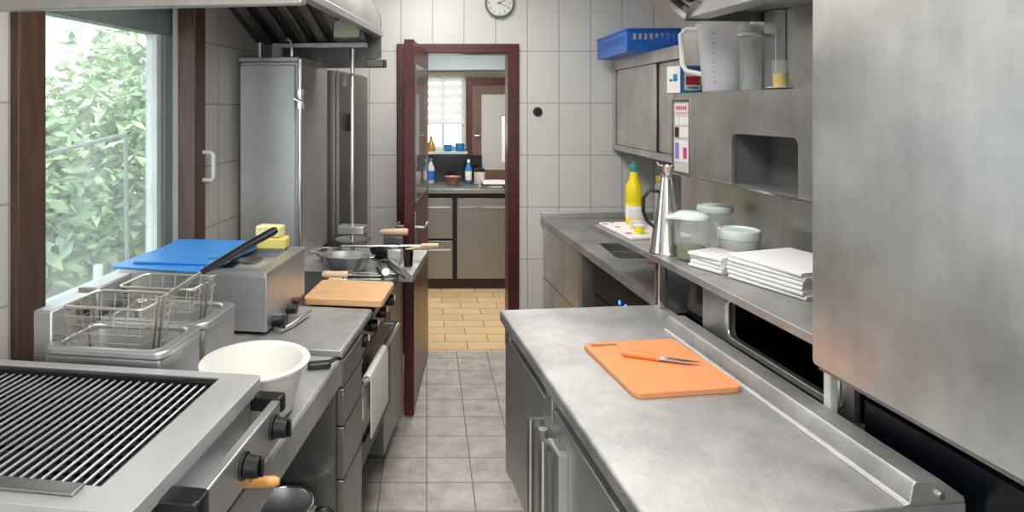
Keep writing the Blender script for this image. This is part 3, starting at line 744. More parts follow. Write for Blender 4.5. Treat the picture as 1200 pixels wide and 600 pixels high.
# ================================================================== RIGHT RUN (frame R)
t = Thing('prep_counter', 'long steel prep counter with doors in right foreground', 'counter', 'R', (.8, 1.7, 0))
mb = MB(); mb.prism([(.512, .862), (1.13, .862), (1.13, .90), (.519, .90), (.512, .895)], 1.10, 2.32, 'y')
t.part('worktop', mb, M['top'], bevel=.003)
mb = MB(); mb.prism([(1.004, .9005), (1.014, .906), (1.020, .938), (1.027, .945), (1.078, .945), (1.125, .912), (1.129, .9005)], 1.10, 2.06, 'y')
lg = t.part('back_ledge', mb, M['top'], bevel=.002)
t.part('screw', MB().cyl((1.075, 1.0995, .918), (1.075, 1.094, .918), .007, seg=6), M['chrome'], lg)
t.part('body', box(.545, 1.11, 1.13, 2.29, .33, .861), M['darksteel'], bevel=.003)
t.part('end_post', box(.528, .548, 2.24, 2.30, .33, .861), M['steel'], bevel=.002)
for u0, u1, hu in ((1.79, 2.235, 1.815), (1.135, 1.72, 1.69)):
    dd = t.part('door', box(.526, .545, u0, u1, .345, .815), M['steelv'], bevel=.004)
    mb = MB(); mb.cyl((.490, hu, .34), (.490, hu, .75), .011, seg=16)
    t.part('handle', mb, M['chrome'], dd)
    for z in (.40, .735): t.part('handle_standoff', MB().box(.492, .527, hu-.008, hu+.008, z-.012, z+.012), M['chrome'], dd)
t.part('centre_stile', box(.524, .545, 1.725, 1.785, .345, .85), M['steel'], bevel=.002)
mb = MB().cyl((.505, 1.745, .34), (.505, 1.745, .752), .013, seg=16); mb.box(.512, .5255, 1.735, 1.755, .36, .70); mb.box(.502, .5255, 1.592, 1.618, .345, .757); mb.box(.502, .512, 1.618, 1.685, .742, .757)
t.part('pull_channel', mb, M['steelv'])
for u in (1.18, 2.2):
    for v in (.66, 1.06): t.part('leg', MB().cyl((v, u, 0), (v, u, .332), .02), M['chrome'])

# orange board + knife
mb = MB().holed(rrect(-.150, .150, -.178, .178, .025, 5), [rrect(-.130, -.045, .146, .164, .0088, 5)], 0, .014)
solo('cutting_board', 'orange cutting board with slot handle on the prep counter', 'cutting board', 'R', (.838, 1.757, .9005), mb, M['orange'], rot=math.radians(2), bevel=.004)
t = Thing('paring_knife', 'paring knife with orange handle lying on the orange board', 'knife', 'R', (.854, 1.770, .9155), rot=math.radians(-27))
t.part('handle', MB().tube([(-.105, 0, .009), (-.095, 0, .0095), (-.045, 0, .0095), (0, 0, .0085)], [.006, .010, .011, .010], 12, flat=.8), M['orangedeep'])
t.part('blade', MB().prism([(-.01, -.010), (.07, -.008), (.11, .008), (-.01, .010)], .0065, .0095), M['blade'])

# wall steel and shelf
solo('steel_backsplash', 'tall steel backsplash behind the shelf and warming box', 'backsplash', 'R', (1.49, 2.2, .9), box(1.485, 1.50, 1.42, 2.86, .902, 2.0), M['panel'])
sh = t = Thing('wall_shelf', 'long steel shelf on posts holding napkins and containers', 'shelf', 'R', (1.27, 2.1, .9))
mb = MB(); mb.prism([(1.07, 1.075), (1.078, 1.075), (1.078, 1.088), (1.483, 1.088), (1.483, 1.10), (1.07, 1.10)], 1.40, 2.87, 'y')
t.part('shelf_board', mb, M['top'], bevel=.002)
for u, m, q in ((2.29, 'chrome', .018), (1.425, 'alu', .011)):
    t.part('post', MB().rbox(1.11-q, 1.11+q, u-q, u+q, .9015 if u > 2 else .9125, 1.087, .004), M[m])
t.part('bracket', box(1.20, 1.478, 2.855, 2.868, 1.045, 1.088), M['steel'])
# warming drawer under the shelf
t = Thing('warming_oven', 'low steel warming oven with rounded opening under the shelf', 'oven', 'R', (1.3, 1.8, .9))
mb = MB().holed(rect(1.40, 2.07, .9005, 1.072), [rrect(1.435, 1.905, .925, 1.045, .022, 5)], 1.15, 1.165, 'x')
t.part('front', mb, M['panel'])
mb = MB().holed(rrect(1.425, 1.918, .911, 1.058, .030, 5), [rrect(1.443, 1.897, .932, 1.04, .018, 5)], 1.136, 1.152, 'x')
t.part('opening_frame', mb, M['chrome'], bevel=.003)
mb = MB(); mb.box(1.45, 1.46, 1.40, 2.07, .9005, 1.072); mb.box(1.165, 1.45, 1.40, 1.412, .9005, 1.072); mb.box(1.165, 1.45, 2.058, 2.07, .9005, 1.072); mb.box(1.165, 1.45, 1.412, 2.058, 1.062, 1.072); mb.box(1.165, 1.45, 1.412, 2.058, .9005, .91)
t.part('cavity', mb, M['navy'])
sh.part('leg_panel', box(1.165, 1.18, 2.075, 2.20, .902, 1.086), M['navy'], bevel=.002, label='dark glossy upright panel')

# upper warming box on the wall
t = Thing('warming_cabinet', 'wall-mounted steel box with dark opening and control panel', 'warmer', 'R', (1.4, 2.0, 1.365))
arc = []
notch = [(1.83, 1.366), (2.18, 1.366)]
out = [(1.405, 1.363), (1.83, 1.363)]
for k in range(6):
    a = PI - k*PI/10; out.append((1.855+.025*math.cos(a), 1.52+.025*math.sin(a)))
for k in range(6):
    a = PI/2 - k*PI/10; out.append((2.155+.025*math.cos(a), 1.52+.025*math.sin(a)))
out += [(2.18, 1.363), (2.61, 1.363), (2.61, 1.695), (1.405, 1.695)]
mb = MB().holed(out, [], 1.32, 1.332, 'x')
t.part('front_panel', mb, M['panel'])
mb = MB(); mb.box(1.332, 1.484, 1.405, 2.61, 1.683, 1.695); mb.box(1.332, 1.484, 2.598, 2.61, 1.363, 1.683); mb.box(1.332, 1.484, 1.405, 1.417, 1.363, 1.683)
mb.box(1.332, 1.484, 2.2, 2.598, 1.363, 1.373); mb.box(1.332, 1.484, 1.417, 1.81, 1.363, 1.373)
t.part('shell', mb, M['steel'])
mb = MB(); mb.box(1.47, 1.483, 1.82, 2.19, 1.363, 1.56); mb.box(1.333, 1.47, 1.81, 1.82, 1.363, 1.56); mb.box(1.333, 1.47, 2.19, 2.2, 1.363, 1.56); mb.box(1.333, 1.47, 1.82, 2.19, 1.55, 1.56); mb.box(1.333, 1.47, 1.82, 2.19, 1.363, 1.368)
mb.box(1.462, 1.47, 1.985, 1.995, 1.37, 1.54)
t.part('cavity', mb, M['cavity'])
mb = MB(); mb.box(1.308, 1.322, 2.452, 2.462, 1.364, 1.672); mb.box(1.308, 1.322, 2.592, 2.602, 1.364, 1.672); mb.box(1.308, 1.322, 2.462, 2.592, 1.660, 1.672); mb.box(1.308, 1.322, 2.462, 2.592, 1.364, 1.374)
t.part('bezel', mb, M['darksteel'], bevel=.002)
cp = t.part('control_panel', box(1.313, 1.3205, 2.462, 2.592, 1.374, 1.66), M['label'])
t.part('display', box(1.311, 1.3131, 2.475, 2.58, 1.615, 1.652), M['palepink'], cp)
for k in range(5): t.part('marking', box(1.310, 1.3111, 2.485+k*.018, 2.495+k*.018, 1.628, 1.642), M['red'], cp)
for k in range(3): t.part('key', box(1.311, 1.3131, 2.475+k*.036, 2.505+k*.036, 1.565, 1.598), M['paper'], cp)
t.part('switch', box(1.308, 1.3131, 2.55, 2.575, 1.515, 1.555), M['darkred'], cp)
t.part('key', box(1.311, 1.3131, 2.475, 2.54, 1.515, 1.555), M['paper'], cp)
st = t.part('sticker', box(1.311, 1.3131, 2.472, 2.582, 1.415, 1.50), M['paper'], cp)
t.part('marking', MB().box(1.310, 1.3112, 2.545, 2.575, 1.425, 1.492), M['purple'], cp)
t.part('marking', MB().box(1.310, 1.3112, 2.48, 2.51, 1.43, 1.475), M['pink'], cp)
t.part('bottom_edge', box(1.314, 1.334, 1.405, 2.61, 1.357, 1.364), M['chrome'])

# big hanging steel cabinet at the right
t = Thing('hanging_cabinet', 'large blank brushed-steel cabinet front filling the right edge', 'cabinet', 'R', (1.3, .9, 1.05))
mb = MB().rbox(1.04, 1.46, .35, 1.395, 1.048, 2.63, .012, 'x')
t.part('body', mb, M['panel'], bevel=.004)
t.part('underside', box(1.05, 1.45, .36, 1.385, 1.038, 1.05), M['darksteel'])
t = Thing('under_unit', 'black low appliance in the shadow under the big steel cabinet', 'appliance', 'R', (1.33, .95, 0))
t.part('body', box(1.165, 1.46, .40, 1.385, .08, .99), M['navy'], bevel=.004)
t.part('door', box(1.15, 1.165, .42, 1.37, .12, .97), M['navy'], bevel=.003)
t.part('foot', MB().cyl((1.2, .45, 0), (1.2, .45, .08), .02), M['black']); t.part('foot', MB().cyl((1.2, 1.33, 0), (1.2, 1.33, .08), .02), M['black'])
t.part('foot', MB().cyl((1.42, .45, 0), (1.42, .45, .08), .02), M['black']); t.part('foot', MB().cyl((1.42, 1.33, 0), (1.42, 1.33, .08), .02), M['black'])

# right hood
t = Thing('canopy_hood', 'steel canopy hood over the right run, only its lower edge in view', 'extractor hood', 'R', (1.1, 1.9, 1.95))
mb = MB(); mb.prism([(1.10, 1.935), (1.19, 1.935), (1.19, 1.975), (1.18, 1.975), (1.18, 1.945), (1.11, 1.945), (1.11, 1.985), (1.10, 1.985)], 1.41, 2.22, 'y'); mb.move((.05, 0, .018))
t.part('gutter', mb, M['steel'])
mb = MB(); mb.prism([(1.16, 1.955), (.62, 2.387), (.62, 2.407), (1.16, 1.975)], 1.41, 2.20, 'y'); mb.move((.05, 0, .018))
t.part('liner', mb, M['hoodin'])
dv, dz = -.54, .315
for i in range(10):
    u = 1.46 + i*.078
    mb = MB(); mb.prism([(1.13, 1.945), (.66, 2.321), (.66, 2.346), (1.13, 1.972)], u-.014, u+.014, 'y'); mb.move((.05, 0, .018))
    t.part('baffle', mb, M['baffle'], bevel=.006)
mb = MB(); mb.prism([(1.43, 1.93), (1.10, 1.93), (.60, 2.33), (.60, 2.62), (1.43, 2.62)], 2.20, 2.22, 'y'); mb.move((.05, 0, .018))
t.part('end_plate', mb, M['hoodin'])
mb = MB(); mb.prism([(1.085, 1.925), (.59, 2.321), (.595, 2.337), (1.09, 1.945)], 2.16, 2.235, 'y'); mb.move((.05, 0, .018))
t.part('end_rim', mb, M['steel'])
t.part('fascia', box(.65, .665, 1.41, 2.20, 2.36, 2.64), M['panel'])
mb = MB(); mb.box(1.23, 1.484, 1.41, 2.20, 1.982, 1.995)
t.part('rear_panel', mb, M['panel'])
t.part('conduit', box(1.445, 1.484, 2.12, 2.185, 1.70, 1.98), M['steel'], bevel=.003)

# ---------------------------------------------------------------- shelf items (Z = 1.10)
SZ = 1.1005
t = Thing('oil_can', 'tall conical stainless oil jug with black handle on the shelf', 'jug', 'R', (1.13, 2.29, SZ))
c = (1.13, 2.29, SZ)
t.part('body', MB().lathe([(0, 0), (.060, 0), (.061, .008), (.059, .012), (.022, .265), (.019, .285), (.024, .30), (.031, .322), (.029, .322), (.017, .29), (0, .28)], c, 40), M['chrome'])
mb = MB().prism([(-.012, 0), (.012, 0), (.005, .028), (-.005, .028)], 0, .003); mb.rot(math.radians(60), 'X'); mb.rot(math.radians(80)); mb.move((c[0]-.022, c[1], c[2]+.31))
t.part('spout', mb, M['chrome'])
mb = MB().tube([(c[0]-.022, c[1]+.0, c[2]+.225), (c[0]-.06, c[1]+.01, c[2]+.232), (c[0]-.082, c[1]+.012, c[2]+.20), (c[0]-.082, c[1]+.012, c[2]+.15), (c[0]-.066, c[1]+.008, c[2]+.115), (c[0]-.046, c[1]+.0, c[2]+.098)], .007, 10)
t.part('handle', mb, M['black'])
# measuring jug with green sauce
t = Thing('measuring_jug', 'clear jug with pale teal lid and green sauce inside', 'jug', 'R', (1.165, 2.175, SZ))
c = (1.165, 2.175, SZ)
t.part('body', MB().lathe([(0, .002), (.046, .002), (.048, .006), (.060, .148), (.058, .148), (.046, .008), (0, .006)], c, 36), M['cleartub'])
t.part('contents', MB().lathe([(0, .0065), (.0445, .0085), (.048, .048), (.03, .054), (0, .052)], c, 32), M['herb'])
mb = MB().lathe([(0, .172), (.04, .170), (.060, .158), (.063, .150), (.063, .146), (.057, .146), (0, .150)], c, 36)
mb.prism([(c[0]-.10, c[1]-.01), (c[0]-.05, c[1]-.035), (c[0]-.03, c[1]+.035), (c[0]-.09, c[1]+.015)], c[2]+.147, c[2]+.160)
t.part('lid', mb, M['teal'], bevel=.003)
t.part('handle', MB().tube([(c[0]+.058, c[1]-.01, c[2]+.135), (c[0]+.085, c[1]-.02, c[2]+.13), (c[0]+.088, c[1]-.02, c[2]+.06), (c[0]+.055, c[1]-.01, c[2]+.04)], .006), M['cleartub'])
def tub(lab, v, u, r, h, lid=.02, m='cleartub', r0=.85):
    t = Thing('food_tub', lab, 'container', 'R', (v, u, SZ)); c = (v, u, SZ)
    t.part('tub', MB().lathe([(0, 0), (r*r0, 0), (r*r0+.003, .004), (r*.97, h-lid), (r*.95, h-lid), (r*r0-.002, .006), (0, .004)], c, 36), M[m])
    t.part('lid', MB().lathe([(0, h-.004), (r*.86, h-.006), (r*.9, h), (r, h-.002), (r*1.02, h-lid), (r*.98, h-lid-.004), (0, h-lid+.004)], c, 36), M['teal'])
    return t
tub('round clear tub with pale lid standing against the backsplash', 1.385, 2.40, .066, .155)
t = tub('wide frosted tub with pale lid behind the folded napkins', 1.338, 2.165, .070, .108, .03, 'frosted', .9)
# napkin stacks
def cloth(sx, sy, th, seed):
    rnd = random.Random(seed); mb = MB()
    # folded cloth: rounded fold on the -x side
    prof = [(-sx/2+.006, 0), (sx/2, 0), (sx/2, th*.47), (sx/2-.004, th*.5), (sx/2, th*.53), (sx/2, th), (-sx/2+.006, th), (-sx/2+.001, th*.8), (-sx/2, th*.5), (-sx/2+.001, th*.2)]
    mb.prism(prof, -sy/2, sy/2, 'y')
    return mb
for i in range(6):
    rr = random.uniform(-2.2, 2.2)
    solo('napkin', ('white folded napkin at the bottom of the large stack', 'white folded napkin second from the bottom of the large stack', 'white folded napkin third from the bottom of the large stack', 'white folded napkin third from the top of the large stack', 'white folded napkin just under the top of the large stack', 'top white napkin of the large stack')[i],
         'napkin', 'R', (1.315+random.uniform(-.003, .003), 1.84+random.uniform(-.003, .003), SZ+i*.0128), cloth(.25, .27, .0125, i), M['linen'], rot=math.radians(14+rr), group='napkins in the large stack', bevel=.003)
for i in range(4):
    solo('napkin', ('white folded napkin at the bottom of the small left stack', 'white folded napkin second from bottom of the small stack', 'white folded napkin second from top of the small stack', 'top white napkin of the small left stack')[i],
         'napkin', 'R', (1.197+random.uniform(-.004, .004), 2.052+random.uniform(-.004, .004), SZ+i*.0128), cloth(.13, .13, .0125, 20+i), M['linen'], rot=math.radians(18+random.uniform(-4, 4)), group='napkins in the small stack', bevel=.003)
# tray and bottle
t = Thing('paper_tray', 'white paper tray with pink blotches under the yellow bottle', 'tray', 'R', (1.22, 2.72, SZ))
t.part('tray', MB().rbox(1.09, 1.36, 2.52, 2.865, SZ, SZ+.012, .012), M['paper'], bevel=.003)
for (v, u, s) in ((1.105, 2.82, .014), (1.13, 2.74, .012), (1.12, 2.60, .016), (1.15, 2.85, .01)):
    t.part('print', MB().cyl((v, u, SZ+.012), (v, u, SZ+.0128), s), M['pink'])
TZ = SZ+.0131
t = Thing('squeeze_bottle', 'bright yellow bottle with teal cap on the paper tray', 'bottle', 'R', (1.23, 2.80, TZ)); c = (1.23, 2.80, TZ)
t.part('bottle', MB().lathe([(0, 0), (.032, 0), (.036, .006), (.036, .09), (.033, .10), (.036, .11), (.036, .15), (.033, .175), (.019, .205), (.018, .235), (0, .235)], c, 32), M['yellow'])
t.part('cap', MB().lathe([(0, .235), (.019, .235), (.019, .26), (.011, .265), (.010, .278), (0, .278)], c, 24), M['greencap'])
t.part('label', MB().lathe([(.0364, .03), (.0368, .032), (.0368, .082), (.0364, .084)], c, 32), M['paper'])
t = Thing('glass_jar', 'glass jar with brassy lid behind the conical jug', 'jar', 'R', (1.335, 2.72, TZ)); c = (1.335, 2.72, TZ)
t.part('jar', MB().lathe([(0, 0), (.040, 0), (.043, .006), (.043, .17), (.034, .19), (.034, .20), (.032, .20), (.041, .17), (.041, .008), (0, .006)], c, 32), M['cleartub'])
t.part('lid', MB().lathe([(0, .222), (.034, .222), (.036, .218), (.036, .198), (0, .198)], c, 28), M['brass'])
t = Thing('small_pot', 'little yellow-green tub on the near edge of the paper tray', 'tub', 'R', (1.165, 2.60, TZ)); c = (1.165, 2.60, TZ)
t.part('cup', MB().lathe([(0, 0), (.018, 0), (.022, .03), (.020, .03), (.016, .004), (0, .004)], c, 24), M['yellow'])
t.part('lid', MB().lathe([(0, .036), (.022, .035), (.023, .029), (0, .029)], c, 24), M['paper'])
t = Thing('glass_beaker', 'clear glass beaker between yellow bottle and conical jug', 'glass', 'R', (1.20, 2.70, TZ)); c = (1.20, 2.70, TZ)
t.part('beaker', MB().lathe([(0, 0), (.030, 0), (.033, .09), (.031, .09), (.028, .006), (0, .006)], c, 28), M['cleartub'])
t.part('contents', MB().lathe([(0, .007), (.0275, .007), (.0285, .03), (0, .03)], c, 24), M['palepink'])

# ---------------------------------------------------------------- on the warming cabinet (Z = 1.695)
CZ = 1.6955
t = Thing('carton', 'blue and white carton with red label atop the warming box', 'carton', 'R', (1.365, 2.60, CZ), rot=math.radians(11))
t.part('box', MB().box(-.055, .055, -.042, .042, 0, .115), [M['bluecard']], bevel=.002)
t.part('end_panel', MB().box(-.0565, -.055, -.041, .041, .002, .113), M['whiteplas'])
t.part('label', MB().box(-.036, .046, -.0432, -.042, .012, .085), M['paper'])
t.part('red_label', MB().box(-.028, .040, -.0442, -.0432, .035, .070), M['red'])
t.part('marking', MB().box(-.02, .032, -.0442, -.0432, .020, .026), M['bluecard'])
t.part('marking', MB().box(-.0575, -.0565, -.025, .0, .05, .08), M['bluecard'])
t.part('marking', MB().box(-.0575, -.0565, .005, .025, .05, .06), M['bluecard'])
t = Thing('pitcher', 'large frosted plastic pitcher with violet scale on the warming box', 'pitcher', 'R', (1.382, 2.345, CZ)); c = (1.382, 2.345, CZ)
t.part('body', MB().lathe([(0, .0), (.068, 0), (.071, .005), (.088, .245), (.096, .262), (.094, .264), (.085, .247), (.068, .008), (0, .006)], c, 44), M['frosted'])
mb = MB().prism([(c[0]-.045, c[1]+.075), (c[0]-.055, c[1]+.125), (c[0]+.0, c[1]+.085)], c[2]+.245, c[2]+.262)
h = t.part('handle', MB().tube([(c[0]-.062, c[1]+.05, c[2]+.245), (c[0]-.10, c[1]+.085, c[2]+.247), (c[0]-.115, c[1]+.10, c[2]+.23), (c[0]-.11, c[1]+.095, c[2]+.11), (c[0]-.10, c[1]+.085, c[2]+.085), (c[0]-.055, c[1]+.05, c[2]+.07)], .010, 10), M['whiteplas'])
mb = MB()
for k in range(11):
    z = .035+k*.018; r = .0715+(.088-.071)*(z/.245); a0 = -2.55
    L_ = .16 if k % 2 == 0 else .09
    P = [(c[0]+r*1.004*math.cos(a0+L_*j/3), c[1]+r*1.004*math.sin(a0+L_*j/3)) for j in range(4)]
    for a, b_ in zip(P, P[1:]): mb.quad((*a, c[2]+z), (*b_, c[2]+z), (*b_, c[2]+z+.004), (*a, c[2]+z+.004))
t.part('scale', mb, M['purple'])
t = Thing('tall_tumbler', 'tall clear container to the right of the frosted pitcher', 'tumbler', 'R', (1.398, 2.19, CZ)); c = (1.398, 2.19, CZ)
t.part('body', MB().lathe([(0, 0), (.036, 0), (.040, .20), (.038, .20), (.034, .006), (0, .006)], c, 30), M['cleartub'])
t.part('rim', MB().lathe([(.0395, .196), (.043, .198), (.043, .206), (.038, .206), (.0375, .197)], c, 30), M['whiteplas'])
t = Thing('sauce_glass', 'small glass of yellow liquid on a saucer atop the warming box', 'glass', 'R', (1.40, 2.03, CZ)); c = (1.40, 2.03, CZ)
t.part('saucer', MB().lathe([(0, 0), (.025, 0), (.042, .008), (.041, .010), (.024, .004), (0, .004)], c, 28), M['whiteplas'])
t.part('glass', MB().lathe([(0, .0045), (.023, .0045), (.026, .10), (.0245, .10), (.021, .01), (0, .01)], c, 26), M['cleartub'])
t.part('liquid', MB().lathe([(0, .0105), (.0208, .0105), (.0225, .055), (0, .055)], c, 24), M['amberliquid'])

# ---------------------------------------------------------------- sliding-door wall cabinet and crate (room axes)
t = Thing('wall_cabinet', 'steel wall cabinet with sliding doors left of the warming box', 'cabinet', 'W', (1.42, 3.6, 1.36))
mb = MB(); X0, X1, Y0, Y1, Z0, Z1 = 1.24, 1.645, 2.95, 4.325, 1.355, 1.945
mb.holed(rect(Y0, Y1, Z0, Z1), [rect(Y0+.04, Y1-.05, Z0+.035, Z1-.065)], X0, X0+.03, 'x')
t.part('face_frame', mb, M['panel'])
mb = MB(); mb.box(X0+.03, X1, Y0, Y1, Z1-.02, Z1); mb.box(X0+.03, X1, Y0, Y1, Z0, Z0+.02); mb.box(X0+.03, X1, Y0, Y0+.02, Z0+.02, Z1-.02); mb.box(X0+.03, X1, Y1-.02, Y1, Z0+.02, Z1-.02); mb.box(X1-.02, X1, Y0+.02, Y1-.02, Z0+.02, Z1-.02)
t.part('carcass', mb, M['darksteel'])
t.part('sliding_door', box(X0+.010, X0+.024, 3.56, 4.255, Z0+.037, Z1-.068), M['panel'], bevel=.002)
t.part('sliding_door', box(X0+.032, X0+.046, 2.97, 3.60, Z0+.037, Z1-.068), M['panel'], bevel=.002)
t = Thing('crate', 'blue plastic crate with slotted sides on top of the wall cabinet', 'crate', 'W', (1.28, 3.94, 1.9455))
cx0, cx1, cy0, cy1, cz0, cz1 = 1.118, 1.46, 3.62, 4.25, 1.946, 2.075
mb = MB(); holes = []
for k in range(9): a = cx0+.035+k*.031; holes.append(rrect(a, a+.018, cz0+.045, cz1-.025, .006, 2))
mb.holed(rrect(cx0, cx1, cz0, cz1, .004, 2), holes, cy0, cy0+.008, 'y')
t.part('end_wall', mb, M['blue'])
mb = MB().holed(rrect(cx0, cx1, cz0, cz1, .004, 2), holes, cy1-.008, cy1, 'y')
hs = []
for k in range(17): a = cy0+.04+k*.033; hs.append(rrect(a, a+.014, cz0+.05, cz1-.03, .005, 2))
t.part('end_wall', mb, M['blue'])
mb = MB(); mb.holed(rect(cy0+.008, cy1-.008, cz0, cz1), hs, cx0, cx0+.008, 'x')
t.part('side_wall', mb, M['blue'])
mb = MB().holed(rect(cy0+.008, cy1-.008, cz0, cz1), hs, cx1-.008, cx1, 'x')
t.part('side_wall', mb, M['blue'])
t.part('bottom', box(cx0+.008, cx1-.008, cy0+.008, cy1-.008, cz0, cz0+.008), M['blue'])
t.part('rim', MB().holed(rrect(cx0-.006, cx1+.006, cy0-.006, cy1+.006, .012), [rect(cx0+.006, cx1-.006, cy0+.006, cy1-.006)], cz1-.008, cz1+.004), M['blue'])

# ---------------------------------------------------------------- sink counter in the far right corner
def fx(y): return .89 - .0694*(y-2.436)
t = Thing('sink_counter', 'steel counter with small sink in the far right corner', 'sink counter', 'W', (1.2, 3.4, 0))
mb = MB().holed([(fx(2.44), 2.44), (1.645, 2.52), (1.645, 4.325), (fx(4.325), 4.325)], [rrect(.93, 1.16, 3.16, 3.52, .03, 4)], .86, .9)
t.part('worktop', mb, M['top'])
mb = MB(); i_ = rrect(.95, 1.14, 3.18, 3.50, .03, 4); o = rrect(.93, 1.16, 3.16, 3.52, .03, 4)
for k in range(len(o)):
    j = (k+1) % len(o); mb.quad((*o[k], .895), (*o[j], .895), (*i_[j], .76), (*i_[k], .76))
mb._f([mb.v((*p, .76)) for p in i_])
t.part('basin', mb, M['darksteel'])
t.part('upstand', box(fx(4.3), 1.64, 4.308, 4.326, .9, .935), M['steel'], bevel=.003)
mb = MB().prism([(fx(4.32)+.02, 4.32), (1.62, 4.32), (1.62, 3.50), (fx(3.5)+.02, 3.50)], .10, .858)
t.part('cabinet', mb, M['panel'])
mb = MB().prism([(fx(4.30)+.012, 4.30), (fx(4.30)+.021, 4.30), (fx(3.52)+.021, 3.52), (fx(3.52)+.012, 3.52)], .52, .85)
t.part('door', mb, M['panel'])
mb = MB().prism([(fx(4.30)+.012, 4.30), (fx(4.30)+.021, 4.30), (fx(3.52)+.021, 3.52), (fx(3.52)+.012, 3.52)], .11, .51)
t.part('door', mb, M['panel'])
t.part('rear_panel', box(1.60, 1.62, 2.55, 3.49, .10, .858), M['darksteel'])
for (x, y) in ((.92, 3.6), (.9, 4.2), (1.55, 2.65), (1.55, 4.2)): t.part('foot', MB().cyl((x, y, 0), (x, y, .10 if y < 3.55 and x > 1.2 or True else .1), .02), M['chrome'])
t = Thing('dishwasher', 'black undercounter glasswasher with blue lights below the sink counter', 'dishwasher', 'W', (1.2, 2.9, 0))
mb = MB().prism([(fx(2.50)+.06, 2.50), (1.55, 2.58), (1.55, 3.33), (fx(3.33)+.06, 3.33)], .08, .74)
t.part('body', mb, M['blackmat'])
mb = MB().prism([(fx(2.50)+.035, 2.50), (fx(2.50)+.06, 2.50), (fx(3.33)+.06, 3.33), (fx(3.33)+.035, 3.33)], .10, .68)
t.part('door', mb, M['blackmat'])
mb = MB().prism([(fx(2.50)+.030, 2.50), (fx(2.50)+.06, 2.50), (fx(3.33)+.06, 3.33), (fx(3.33)+.030, 3.33)], .69, .835)
cpn = t.part('control_panel', mb, M['blackmat'])
mb = MB().prism([(fx(2.70)+.027, 2.70), (fx(2.70)+.034, 2.70), (fx(3.0)+.034, 3.0), (fx(3.0)+.027, 3.0)], .70, .715)
t.part('light_strip', mb, M['blueled'], cpn)
for k in range(4):
    y = 2.74+k*.075
    t.part('indicator', MB().cyl((fx(y)+.026, y, .745), (fx(y)+.034, y, .745), .010 if k % 2 else .014, seg=14), M['blueled'], cpn)
for (x, y) in ((1.0, 2.6), (1.0, 3.25), (1.5, 2.65), (1.5, 3.25)): t.part('foot', MB().cyl((x, y, 0), (x, y, .08), .02), M['black'])
c = (1.13, 3.05, .9005)
mb = MB().rbox(-.05, .05, -.03, .03, 0, .03, .01)
solo('scourer', 'pink scourer beside the small sink', 'scourer', 'W', (1.10, 3.08, .9005), mb, M['pinkclay'], rot=.5, bevel=.006)

# ---------------------------------------------------------------- on the back wall
t = Thing('wall_clock', 'round white wall clock with grey rim above the doorway', 'clock', 'W', (.485, BY, 2.33)); c = (.485, 2.33)
def disc(r0, r1, y0, y1): 
    return MB().cyl((c[0], y0, c[1]), (c[0], y1, c[1]), r0, r1, 48)
mb = MB()
prof = [(.088, -.001), (.097, -.004), (.099, -.03), (.092, -.036), (.086, -.03), (.086, -.012)]
rings = [[(c[0]+r*math.cos(2*PI*k/48), BY+y, c[1]+r*math.sin(2*PI*k/48)) for k in range(48)] for r, y in prof]
for A, B in zip(rings, rings[1:]):
    for k in range(48): mb.quad(A[k], A[(k+1)%48], B[(k+1)%48], B[k])
t.part('rim', mb, M['alugrey'])
t.part('face', disc(.087, .087, BY-.001, BY-.014), M['whiteplas'])
def textmesh(s, size):
    cu = bpy.data.curves.new('numeral', 'FONT'); cu.body = s; cu.size = size; cu.align_x = 'CENTER'; cu.align_y = 'CENTER'; cu.extrude = .0005
    o = bpy.data.objects.new('numeral', cu); C.objects.link(o)
    dg = bpy.context.evaluated_depsgraph_get(); dg.update()
    me = bpy.data.meshes.new_from_object(o.evaluated_get(dg))
    C.objects.unlink(o); bpy.data.objects.remove(o); return me
for h in range(1, 13):
    a = PI/2 - h*PI/6; me = textmesh(str(h), .022); me.materials.append(M['black'])
    o = bpy.data.objects.new('numeral', me); C.objects.link(o); o.parent = t.e
    o.location = (.07*math.cos(a), -.0148, .07*math.sin(a)); o.rotation_euler = (PI/2, 0, 0)
def hand(ang, l, w, y):
    mb = MB().prism([(-w, -.012), (w, -.012), (w*.5, l), (-w*.5, l)], y, y+.001, 'y'); mb.rot(-ang, 'Y'); mb.rot(0); mb.move((c[0], BY, c[1])); return mb
t.part('hour_hand', hand(math.radians(-62), .042, .003, -.0165), M['black'])
t.part('minute_hand', hand(math.radians(-118), .062, .002, -.018), M['black'])
t.part('hub', disc(.005, .005, BY-.014, BY-.02), M['black'])
t = Thing('wall_button', 'round dark red button on the white tiles beside the door', 'button', 'W', (.741, BY, 1.606))
t.part('bezel', MB().cyl((.741, BY, 1.606), (.741, BY-.012, 1.606), .032, .028, 28), M['darkred'])
t.part('push_cap', MB().cyl((.741, BY-.012, 1.606), (.741, BY-.022, 1.606), .018, .014, 24), M['black'])

# ================================================================== BACK ROOM
FY = 6.62
mb = MB().holed(rect(-.8, 1.4, 0, 2.3), [rect(-.05, .385, 1.2, 1.96)], FY, FY+.1, 'y')
struct('wall_far', mb, M['paintwarm'])
struct('wall_far_left', box(-.9, -.8, BY+.12, FY+.1, 0, 2.3), M['paint'])
struct('wall_far_right', box(1.3, 1.4, BY+.12, FY, 0, 2.3), M['paintwarm'])
struct('ceiling', box(-.9, 1.4, BY+.12, FY+.1, 2.3, 2.36), M['paint'])
struct('trim_2', box(-.8, 1.3, FY-.32, FY, 2.0, 2.3), M['paintblue'])
w = Thing('window_2', None, None, 'W', (.17, FY, 1.2), kind='structure')
mb = MB().holed(rect(-.06, .395, 1.19, 1.97), [rect(-.02, .355, 1.23, 1.93)], FY-.005, FY+.06, 'y'); mb.box(.155, .18, FY+.005, FY+.05, 1.23, 1.93)
w.part('window_frame', mb, M['alu'])
